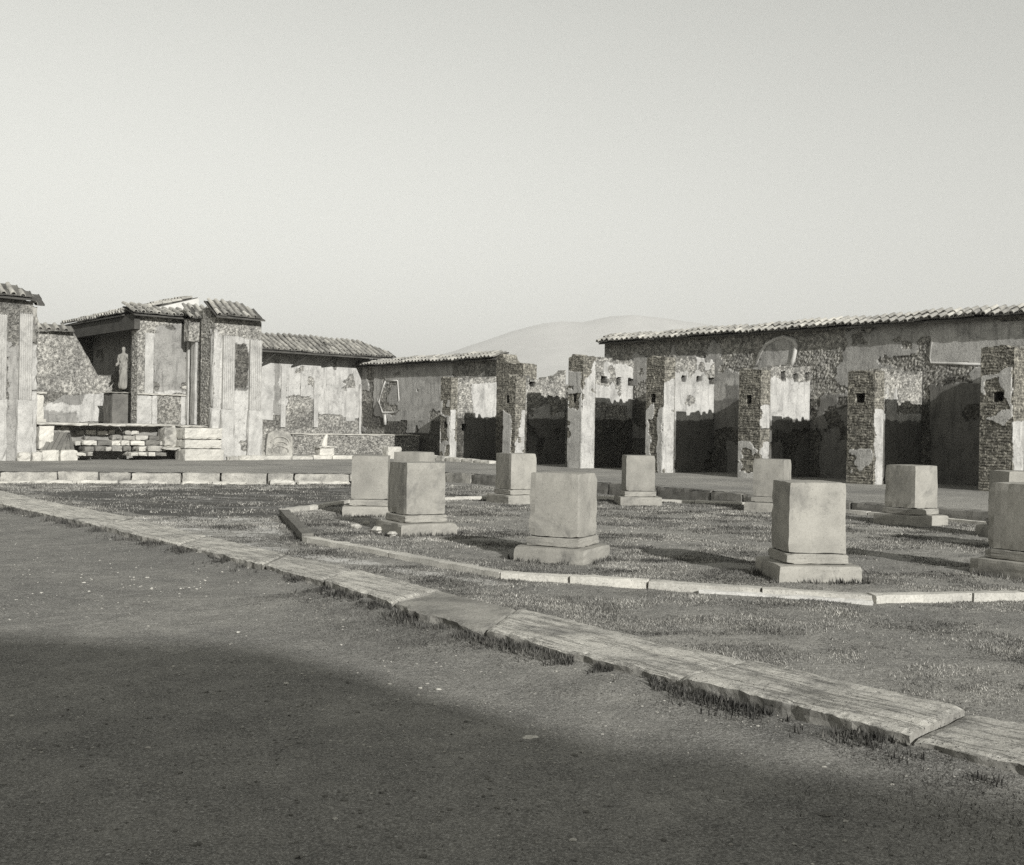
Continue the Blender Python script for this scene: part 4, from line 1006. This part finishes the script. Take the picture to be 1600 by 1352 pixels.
# eave beam, main roof, front roof and gable
eS = b0-.30; zR = zE+.12
V = box_v(OF, e, u, eS+.12, eS+.34, D1-.1, D1+7.6, zR-.62, zR-.03); add('eave_beam', V, CUBE_Q, M['timber'], shr)
ra = Fs(308, 464, D1+.9); slR = (ra[1]-zR)/(ra[0]-eS); runR = ra[0]-eS
upR = np.array([e[0], e[1], slR]); upR /= np.linalg.norm(upR)
ua3 = np.array([u[0], u[1], 0])
tile_roof(shr, F3(eS, D1+.9, zR), ua3, upR, 24, int(runR/.40), .29, .42, 'tile')
slab_prism('roof_boards', [F3(eS+.02, D1+.85, zR-.02), F3(eS+runR, D1+.85, zR+slR*runR-.02), F3(eS+runR, D1+7.9, zR+slR*runR-.02), F3(eS+.02, D1+7.9, zR-.02)], .06, M['timber'], shr)
gD = D1+.85
P = [F3(eS+.35, gD-.02, zR+slR*.35-.06), F3(eS+runR, gD-.02, zR+slR*runR-.06), F3(eS+runR, gD-.02, zR-.1)]
off = np.array([u[0], u[1], 0])*-.12
V = np.array(P+[p+off for p in P]); add('gable', V, [np.array([[0, 2, 1], [3, 4, 5]]), np.array([[0, 1, 4, 3], [1, 2, 5, 4], [2, 0, 3, 5]])], M['mortar'], shr)
upf = np.array([u[0], u[1], .34]); upf /= np.linalg.norm(upf)
tile_roof(shr, F3(eS+.05, D1-.38, zR-.05), e3, upf, int((b1-eS+.1)/.30)+1, 3, .30, .42, 'tile')
slab_prism('roof_boards', [F3(eS+.02, D1-.36, zR-.08), F3(b1+.3, D1-.36, zR-.08), F3(b1+.3, D1+.85, zR+.30), F3(eS+.02, D1+.85, zR+.30)], .05, M['timber'], shr)
# small cap roof behind the right pier
q0, q1 = Fs(294, 600, 1.4)[0], Fs(337, 600, 1.4)[0]
zc = Fs(315, 500, 1.4)[1]
masonry('cap_wall', shr, OF+u*1.45+e*q0, e, mu, q1-q0, .4, zc-.85, zc, 'rubble', .06, seed=165)
tile_roof(shr, F3(q0, 1.15, zc), e3, upA, int((q1-q0)/.26)+1, 3, .26, .36, 'tile')
# small capped pedestal inside the shrine
a0, a1 = Fs(59, 650, 1.2)[0], Fs(71, 650, 1.2)[0]
t = thing('altar_pedestal', F3((a0+a1)/2, 1.4, zp), 'small pale pedestal with moulded cap on the podium beside the left pier', 'pedestal')
z1_, z2_ = Fs(65, 616, 1.2)[1], Fs(65, 612, 1.2)[1]
stone('shaft', OF, e, u, a0-.1, a1-.05, 1.2, 1.7, zp, z1_, M['whitestone'], t, rough=.015)
stone('cap', OF, e, u, a0-.15, a1+.03, 1.12, 1.78, z1_, z2_, M['whitestone'], t, rough=.015)
stone('foot', OF, e, u, a0-.15, a1+.03, 1.12, 1.78, zp-.02, zp+.12, M['whitestone'], t, rough=.015)
# statue base and statue
dS = 3.7
a0, a1 = Fs(178, 640, dS)[0], Fs(208, 640, dS)[0]
zsb = Fs(192, 613, dS)[1]
t = thing('statue_base', F3((a0+a1)/2, dS+.3, zp), 'tall dark square base carrying the draped statue', 'statue base')
sb0 = sW-1.45
stone('shaft', OF, e, u, sb0, sW-.02, dS, dS+1.0, zp-.05, zsb-.05, M['mossstone'], t, rough=.02)
stone('cap', OF, e, u, sb0-.05, sW-.015, dS-.05, dS+1.05, zsb-.048, zsb, M['whitestone'], t, rough=.02)

def statue(x, y, z, face):
    """draped standing figure: one skinned surface, folds pressed into the drapery"""
    J = {'pel': (0, 0, .98, .155, .12), 'hem1': (0, 0, .70, .17, .13), 'hem2': (.0, 0, .38, .175, .14), 'hem3': (0, .01, .10, .185, .15), 'wai': (0, 0, 1.12, .13, .10),
         'che': (0, -.01, 1.32, .165, .115), 'nec': (0, 0, 1.48, .055, .055), 'jaw': (0, .015, 1.56, .055, .06), 'hed': (0, .01, 1.66, .08, .095), 'crn': (0, -.01, 1.735, .05, .06),
         'shl': (.17, 0, 1.40, .07, .07), 'ell': (.23, .01, 1.13, .055, .055), 'wrl': (.17, .16, 1.02, .035, .035), 'hal': (.13, .22, 1.02, .03, .035),
         'shr': (-.17, 0, 1.40, .07, .07), 'elr': (-.25, -.02, 1.12, .055, .055), 'wrr': (-.24, .03, .88, .038, .035), 'har': (-.24, .05, .79, .03, .035)}
    E_ = [('pel', 'hem1'), ('hem1', 'hem2'), ('hem2', 'hem3'), ('pel', 'wai'), ('wai', 'che'), ('che', 'nec'), ('nec', 'jaw'), ('jaw', 'hed'), ('hed', 'crn'),
          ('che', 'shl'), ('shl', 'ell'), ('ell', 'wrl'), ('wrl', 'hal'), ('che', 'shr'), ('shr', 'elr'), ('elr', 'wrr'), ('wrr', 'har')]
    ks = list(J); me = bpy.data.meshes.new('statue'); me.from_pydata([J[k][:3] for k in ks], [(ks.index(a), ks.index(b)) for a, b in E_], [])
    o = bpy.data.objects.new('draped_statue', me); col.objects.link(o)
    o.modifiers.new('skin', 'SKIN'); bpy.context.view_layer.update()
    for i, k in enumerate(ks):
        me.skin_vertices[0].data[i].radius = J[k][3:5]; me.skin_vertices[0].data[i].use_root = (k == 'pel')
    sb = o.modifiers.new('s', 'SUBSURF'); sb.levels = 2; sb.render_levels = 2
    dg = bpy.context.evaluated_depsgraph_get(); m2 = bpy.data.meshes.new_from_object(o.evaluated_get(dg))
    o.modifiers.clear(); o.data = m2
    sbm = o.modifiers.new('s', 'SUBSURF'); sbm.levels = 1
    dg = bpy.context.evaluated_depsgraph_get(); m3 = bpy.data.meshes.new_from_object(o.evaluated_get(dg)); o.modifiers.clear(); o.data = m3
    for v in m3.vertices:
        c = v.co; ang = math.atan2(c.y, c.x); r = math.hypot(c.x, c.y)
        if c.z < 1.42 and r > .05:
            k = .012*math.sin(ang*11+c.z*3)+.010*math.sin(ang*5-c.z*9+1)
            if c.z < 1.0: k *= 1.5
            v.co.x += math.cos(ang)*k; v.co.y += math.sin(ang)*k
        # toga swag across the body
        if .8 < c.z < 1.35 and c.y > 0: v.co.y += .018*math.sin((c.z+c.x*1.1)*34)
        # features of the face
        if 1.5 < c.z < 1.75 and c.y > .05 and abs(c.x) < .02: v.co.y += .018*math.exp(-((c.z-1.62)/.03)**2)
        if c.y > .05 and abs(abs(c.x)-.03) < .014 and abs(c.z-1.655) < .014: v.co.y -= .012
    for p in m3.polygons: p.use_smooth = True
    m3.materials.append(M['statue']); o.location = (x, y, z-.02); o.rotation_euler = (0, 0, face)
    o.scale = (1.08, 1.08, 1.05)
    return finish(o, None, 'pale draped figure standing on the dark base in the shrine recess', 'statue')
ps = OF+e*(sb0+.58)+u*(dS+.42)
statue(ps[0], ps[1], zsb, math.radians(165))

# ------------------------------------------------------------------ LOOSE STONES
def pebble_v(r, seed=0):
    q = np.random.default_rng(seed); V = []; n_ = 6
    for lv, rr_ in ((-.4, .7), (.1, 1.), (.5, .6)):
        for k in range(n_): a = 2*math.pi*(k+.5*(lv > 0))/n_; s = q.uniform(.75, 1.15); V.append((math.cos(a)*rr_*s, math.sin(a)*rr_*s, lv*q.uniform(.8, 1.2)))
    V.append((0, 0, .62)); Q = [(i*n_+k, i*n_+(k+1) % n_, (i+1)*n_+(k+1) % n_, (i+1)*n_+k) for i in range(2) for k in range(n_)]
    T = [(2*n_+k, 2*n_+(k+1) % n_, 3*n_) for k in range(n_)]
    return np.array(V)*r, np.array(Q), np.array(T)
for i, (px, py, r, lb) in enumerate(((556, 826, .10, 'pale stone lying left in the shadow between the two left pedestals'), (590, 832, .13, 'white fragment nearest the corner of the dark sided pedestal plinth'),
                                     (613, 838, .09, 'small white stone against the front corner of the dark sided pedestal plinth'), (572, 820, .07, 'small pale chip behind the other stones by the left pedestals'))):
    p = onz(px, py); V, Q, T = pebble_v(r, i); V = V*[1, 1, .8]+[p[0], p[1], .03]
    add('loose_stone', V, [Q, T], M['whitestone'], label=lb, cat='stone', group='loose stones between the left pedestals')
p = onz(828, 1156, ROAD_Z); V, Q, T = pebble_v(.05, 9)
add('flat_stone', V*[1.3, .9, .35]+[p[0], p[1], ROAD_Z+.01], [Q, T], M['whitestone'], label='flat pale stone alone on the dark earth, middle foreground', cat='stone')
p = onz(1290, 1277, ROAD_Z); V, Q, T = pebble_v(.028, 11)
add('dark_stone', V*[1.2, .9, .6]+[p[0], p[1], ROAD_Z+.012], [Q, T], M['mossstone'], label='dark pebble on the earth at lower right', cat='stone')
# gravel strewn over the road: one mass nobody could count
def scatter_pebbles(name, pts, sizes, zf, mat, label):
    pv, pq, pt = pebble_v(1., 3); nv = len(pv); Vs = []
    rot = rng.uniform(0, 6.28, len(pts)); c, s_ = np.cos(rot), np.sin(rot)
    st = rng.uniform(.6, 1.4, (len(pts), 1))
    X = (pv[None, :, 0]*c[:, None]*st-pv[None, :, 1]*s_[:, None])*sizes[:, None]+pts[:, :1]
    Y = (pv[None, :, 0]*s_[:, None]*st+pv[None, :, 1]*c[:, None])*sizes[:, None]+pts[:, 1:2]
    Z = pv[None, :, 2]*sizes[:, None]*.7+zf(pts[:, 0], pts[:, 1])[:, None]+sizes[:, None]*.1
    V = np.stack([X, Y, Z], -1).reshape(-1, 3); o_ = (np.arange(len(pts))*nv)[:, None, None]
    return add(name, V, [(pq[None]+o_).reshape(-1, 4), (pt[None]+o_).reshape(-1, 3)], mat, kind='stuff', label=label)
N = 60000
P = np.stack([rng.uniform(-12, 6, N), rng.uniform(3., 26, N)], -1)
den = np.clip(9/P[:, 1], 0, 1.6)**1.7*.4*np.clip(4*fbm(P[:, 0]*.7, P[:, 1]*.7, 41)-1.5, .05, 1.2)
P = P[(rng.random(N) < den) & inpoly(P[:, 0], P[:, 1], road_poly) & (abs(P[:, 0]) < P[:, 1]*.52)]
scatter_pebbles('gravel', P, .002+.010*rng.random(len(P))**5+.0004*P[:, 1], road_z, M['stepstone'], 'small pale pebbles strewn over the earth road')
N = 30000
P = np.stack([rng.uniform(-12, 6, N), rng.uniform(3., 26, N)], -1)
P = P[(rng.random(N) < np.clip(9/P[:, 1], 0, 1.5)**1.7*.3) & inpoly(P[:, 0], P[:, 1], road_poly) & (abs(P[:, 0]) < P[:, 1]*.52)]
scatter_pebbles('dark_gravel', P, .004+.008*rng.random(len(P))**2, road_z, M['mossstone'], 'dark crumbs of earth and grit over the road')

N = 9000
P = np.stack([rng.uniform(-9, 5, N), rng.uniform(3.6, 20, N)], -1)
P = P[(rng.random(N) < np.clip(7/P[:, 1], 0, 1.3)**1.5*np.clip(3*fbm(P[:, 0]*.5+4, P[:, 1]*.5, 43)-1.0, .04, 1)*.8) & inpoly(P[:, 0], P[:, 1], road_poly) & (abs(P[:, 0]) < P[:, 1]*.52)]
scatter_pebbles('road_stones', P, .005+.014*rng.random(len(P))**4, road_z, M['mossstone'], 'scattered darker stones trodden into the road')
N = 4000
P = np.stack([rng.uniform(-9, 5, N), rng.uniform(3.6, 20, N)], -1)
P = P[(rng.random(N) < 1.0*np.clip(3*fbm(P[:, 0]*.5+9, P[:, 1]*.5, 45)-1.0, .04, 1)) & inpoly(P[:, 0], P[:, 1], road_poly) & (abs(P[:, 0]) < P[:, 1]*.52)]
scatter_pebbles('pale_stones', P, .004+.012*rng.random(len(P))**4+.0005*P[:, 1], road_z, M['whitestone'], 'uneven pale chips of stone lying on the road')

# ------------------------------------------------------------------ GRASS
def grass_mat():
    k = NB('dry_grass'); v = k.vec('Object')
    at = k.n('ShaderNodeAttribute', attribute_name='shade').outputs['Fac']
    c = k.ramp(at, [(0, .03), (.35, .12), (.65, .27), (1, .50)])
    c = k.mix(.5, c, k.ramp(k.noise(v, 1.4, 7, .75), [(.38, .25), (.60, 1.35)]), 'MULTIPLY')
    k.b.inputs['Specular IOR Level'].default_value = .1
    return k.done(c)
M['grass'] = grass_mat()
def grass(name, pts, hgt, wid, zf, label, lean=.9, dim=1.):
    n_ = len(pts); ang = rng.uniform(0, 6.283, n_); la = rng.uniform(0, 6.283, n_)
    h = hgt*rng.uniform(.5, 1.25, n_); wd = wid*rng.uniform(.6, 1.3, n_); le = h*rng.uniform(.1, 1, n_)*lean
    z = zf(pts[:, 0], pts[:, 1])-.006
    dx, dy = np.cos(ang)*wd/2, np.sin(ang)*wd/2
    A = np.stack([pts[:, 0]-dx, pts[:, 1]-dy, z], -1); B = np.stack([pts[:, 0]+dx, pts[:, 1]+dy, z], -1)
    C = np.stack([pts[:, 0]+np.cos(la)*le, pts[:, 1]+np.sin(la)*le, z+h], -1)
    V = np.stack([A, B, C], 1).reshape(-1, 3); T = np.arange(n_*3).reshape(-1, 3)
    sh = np.repeat(np.clip(rng.beta(1.6, 2.0, n_)+1.1*(fbm(pts[:, 0]*1.6, pts[:, 1]*2.6, 61, 5)-.48), 0, 1)*dim, 3)
    return add(name, V, T, M['grass'], attrs=dict(shade=sh), kind='stuff', label=label)
N = 2100000
r_ = rng.random(N); Yg = 5.2+26*r_**1.25; Xg = (rng.random(N)*1.08-.54)*Yg
Pg = np.stack([Xg, Yg], -1)
dens = np.clip(4.6*fbm(Xg*1.3, Yg*1.6, 71, 5)-1.75, .04, 1)*np.clip(1.2-2.0*np.clip(bare_f(Xg, Yg)-.3, 0, 1), .05, 1)*np.where(moss_f(Xg, Yg) > .5, .25, 1)
kp = (rng.random(N) < dens*.72) & inpoly(Xg, Yg, [(a[0]+.02, a[1]) for a in KB]+[(30, 6)]+[(p[0]-.2, p[1]-.25) for p in SSTEP[::-1]]+[(p[0], p[1]-.3) for p in ESTEP[::-1][1:]])
for (x_, y_, dg_, _) in PED: kp &= ~((abs(Xg-x_) < .45) & (abs(Yg-y_) < .45))
Pg = Pg[kp]; hg = (.011+.0010*Pg[:, 1])*(.3+1.6*fbm(Pg[:, 0]*2.3, Pg[:, 1]*2.3, 72))
grass('grass', Pg, hg, .0035+.0006*Pg[:, 1], court_z, 'short dry winter grass over the court')
# tufts along the foot of the kerb and round the plinths
T_ = []
for i in range(2, len(KF)-1):
    a, b = np.array(KF[i]), np.array(KF[i+1]); L = np.linalg.norm(b-a); n_ = int(L*(800 if i > 6 else 350))
    t_ = rng.random(n_); d = (b-a)/L; nn = np.array([d[1], -d[0]])
    off = np.abs(rng.normal(0, .10, n_))+.02; q = a+np.outer(t_, b-a)+np.outer(off, nn); m = fbm(q[:, 0]*3, q[:, 1]*3, 81) > .42
    T_.append(q[m])
T_ = np.concatenate(T_)
grass('kerb_grass', T_, .055, .008+.0007*T_[:, 1], road_z, 'darker tufts of grass along the foot of the kerb', .5, .38)
T_ = []
for (x_, y_, dg_, _) in PED[:4]+PED[8:9]:
    n_ = 700; a = math.radians(dg_+45); side = rng.integers(0, 4, n_); tt = rng.uniform(-.5, .5, n_); off = .48+np.abs(rng.normal(0, .06, n_))
    lx = np.where(side == 0, tt, np.where(side == 1, off, np.where(side == 2, tt, -off))); ly = np.where(side == 0, -off, np.where(side == 1, tt, np.where(side == 2, off, tt)))
    q = np.stack([x_+lx*math.cos(a)-ly*math.sin(a), y_+lx*math.sin(a)+ly*math.cos(a)], -1); T_.append(q[fbm(q[:, 0]*4, q[:, 1]*4, 83) > .45])
T_ = np.concatenate(T_)
grass('plinth_grass', T_, .07, .016, court_z, 'longer grass growing round the feet of the near pedestals', .5, .6)
# grass on the road side near the kerb at right
N = 60000; t_ = rng.random(N); i_ = rng.integers(6, len(KF)-1, N); A_ = np.array(KF)
q = A_[i_]+(A_[i_+1]-A_[i_])*t_[:, None]; off = np.abs(rng.normal(0, .55, N)); q = q+off[:, None]*np.array([-.76, -.65])
m = (rng.random(N) < np.clip(2.6*fbm(q[:, 0]*1.4, q[:, 1]*1.4, 85)-.95, 0, 1)); q = q[m]
grass('road_grass', q, .022, .006, road_z, 'sparse low grass spreading from the kerb over the road', .9, .4)

# ------------------------------------------------------------------ UNSEEN BUILDING BEHIND THE CAMERA (added and shaped to cast the foreground shade)
K_ = 36.0; tz = K_*math.tan(SUN_EL)/1.0
edge0 = [(-14, 10.0), (-7.5, 9.2), (-4.02, 8.75), (-1.79, 8.37), (-.85, 7.43), (.39, 6.11), (1.09, 5.85), (1.9, 5.45), (3.2, 4.6), (4.6, 3.6), (8, .5)]
ex_ = np.linspace(-14, 8, 90); edge = [(x, float(np.interp(x, [p[0] for p in edge0], [p[1] for p in edge0]))+.32*(fbm(np.array([x*1.3]), np.array([1.]), 77)[0]-.47)+.10*(random.random()-.5)) for x in ex_]
bl = thing('portico_building', (10, -12, ROAD_Z), 'plain rendered building behind the camera whose shade lies on the road', 'building')
top = ROAD_Z+tz
k_ = NB('render_wall'); M['render'] = k_.done(k_.ramp(k_.noise(k_.vec('Object'), 1.5, 6, .6), [(.3, .2), (.7, .4)]))
E2 = [np.array(p)+SUN_H*K_ for p in edge]
for a, b in zip(E2[:-1], E2[1:]):
    d = (b-a)/np.linalg.norm(b-a); back_ = SUN_H*5
    V = np.array([[*a, ROAD_Z-.1], [*b, ROAD_Z-.1], [*(b+back_), ROAD_Z-.1], [*(a+back_), ROAD_Z-.1], [*a, top], [*b, top], [*(b+back_), top], [*(a+back_), top]])
    add('wall_bay', V, CUBE_Q, M['render'], bl)

# ------------------------------------------------------------------ MOUNTAIN AND AIR
DM = 4000.
prof = [(-900, 640), (-300, 622), (100, 604), (400, 585), (560, 566), (640, 557), (700, 549), (760, 528), (800, 513), (850, 500), (880, 497), (912, 499), (950, 490), (985, 488), (1030, 491), (1070, 498), (1130, 506), (1250, 518), (1400, 530), (1700, 548), (2300, 600), (3000, 650)]
xs = np.linspace(-900, 3000, 260); ys = np.interp(xs, [p[0] for p in prof], [p[1] for p in prof])
NJ = 26; Vm = np.zeros((260, NJ, 3))
for i, (x, y) in enumerate(zip(xs, ys)):
    d = ray(x, y); k = DM/d[1]; rx, rz = d[0]*k, EYE+d[2]*k
    rz += 5*(fbm(np.array([x*.03]), np.array([2.]), 201)[0]-.47)
    for j in range(NJ):
        f = j/(NJ-1); yy = DM-900+f*1800; hh = rz*(1-abs(f-.5)*2)**.9
        nz_ = (fbm(np.array([rx*.004]), np.array([yy*.004]), 205)[0]-.47)*50*min(1, abs(f-.5)*5)*(1-abs(f-.5)*2)
        Vm[i, j] = (rx*(1+(yy-DM)/DM*.0), yy, max(-5, hh+nz_))
I = np.arange(260*NJ).reshape(260, NJ)
Q = np.stack([I[:-1, :-1], I[1:, :-1], I[1:, 1:], I[:-1, 1:]], -1).reshape(-1, 4)
k_ = NB('mountain_slope'); M['mount'] = k_.done(k_.ramp(k_.noise(k_.vec('Object'), .01, 6, .6), [(.35, .35), (.65, .42)]))
add('mountain', Vm.reshape(-1, 3), Q, M['mount'], smooth=True, kind='structure', label='faint hazy mountain ridge beyond the ruins')
hz = bpy.data.materials.new('haze'); hz.use_nodes = True; ht = hz.node_tree; ht.nodes.clear()
pv = ht.nodes.new('ShaderNodeVolumePrincipled'); pv.inputs['Color'].default_value = (.97, .965, .93, 1); pv.inputs['Density'].default_value = .00026; pv.inputs['Anisotropy'].default_value = .0
ho = ht.nodes.new('ShaderNodeOutputMaterial'); ht.links.new(pv.outputs[0], ho.inputs['Volume'])
V = box_v(np.array([0., 0.]), np.array([1., 0]), np.array([0, 1.]), -9500, 9500, -9500, 9500, -6.5, 470)
add('haze', V, CUBE_Q, hz, kind='stuff', label='pale haze filling the air')
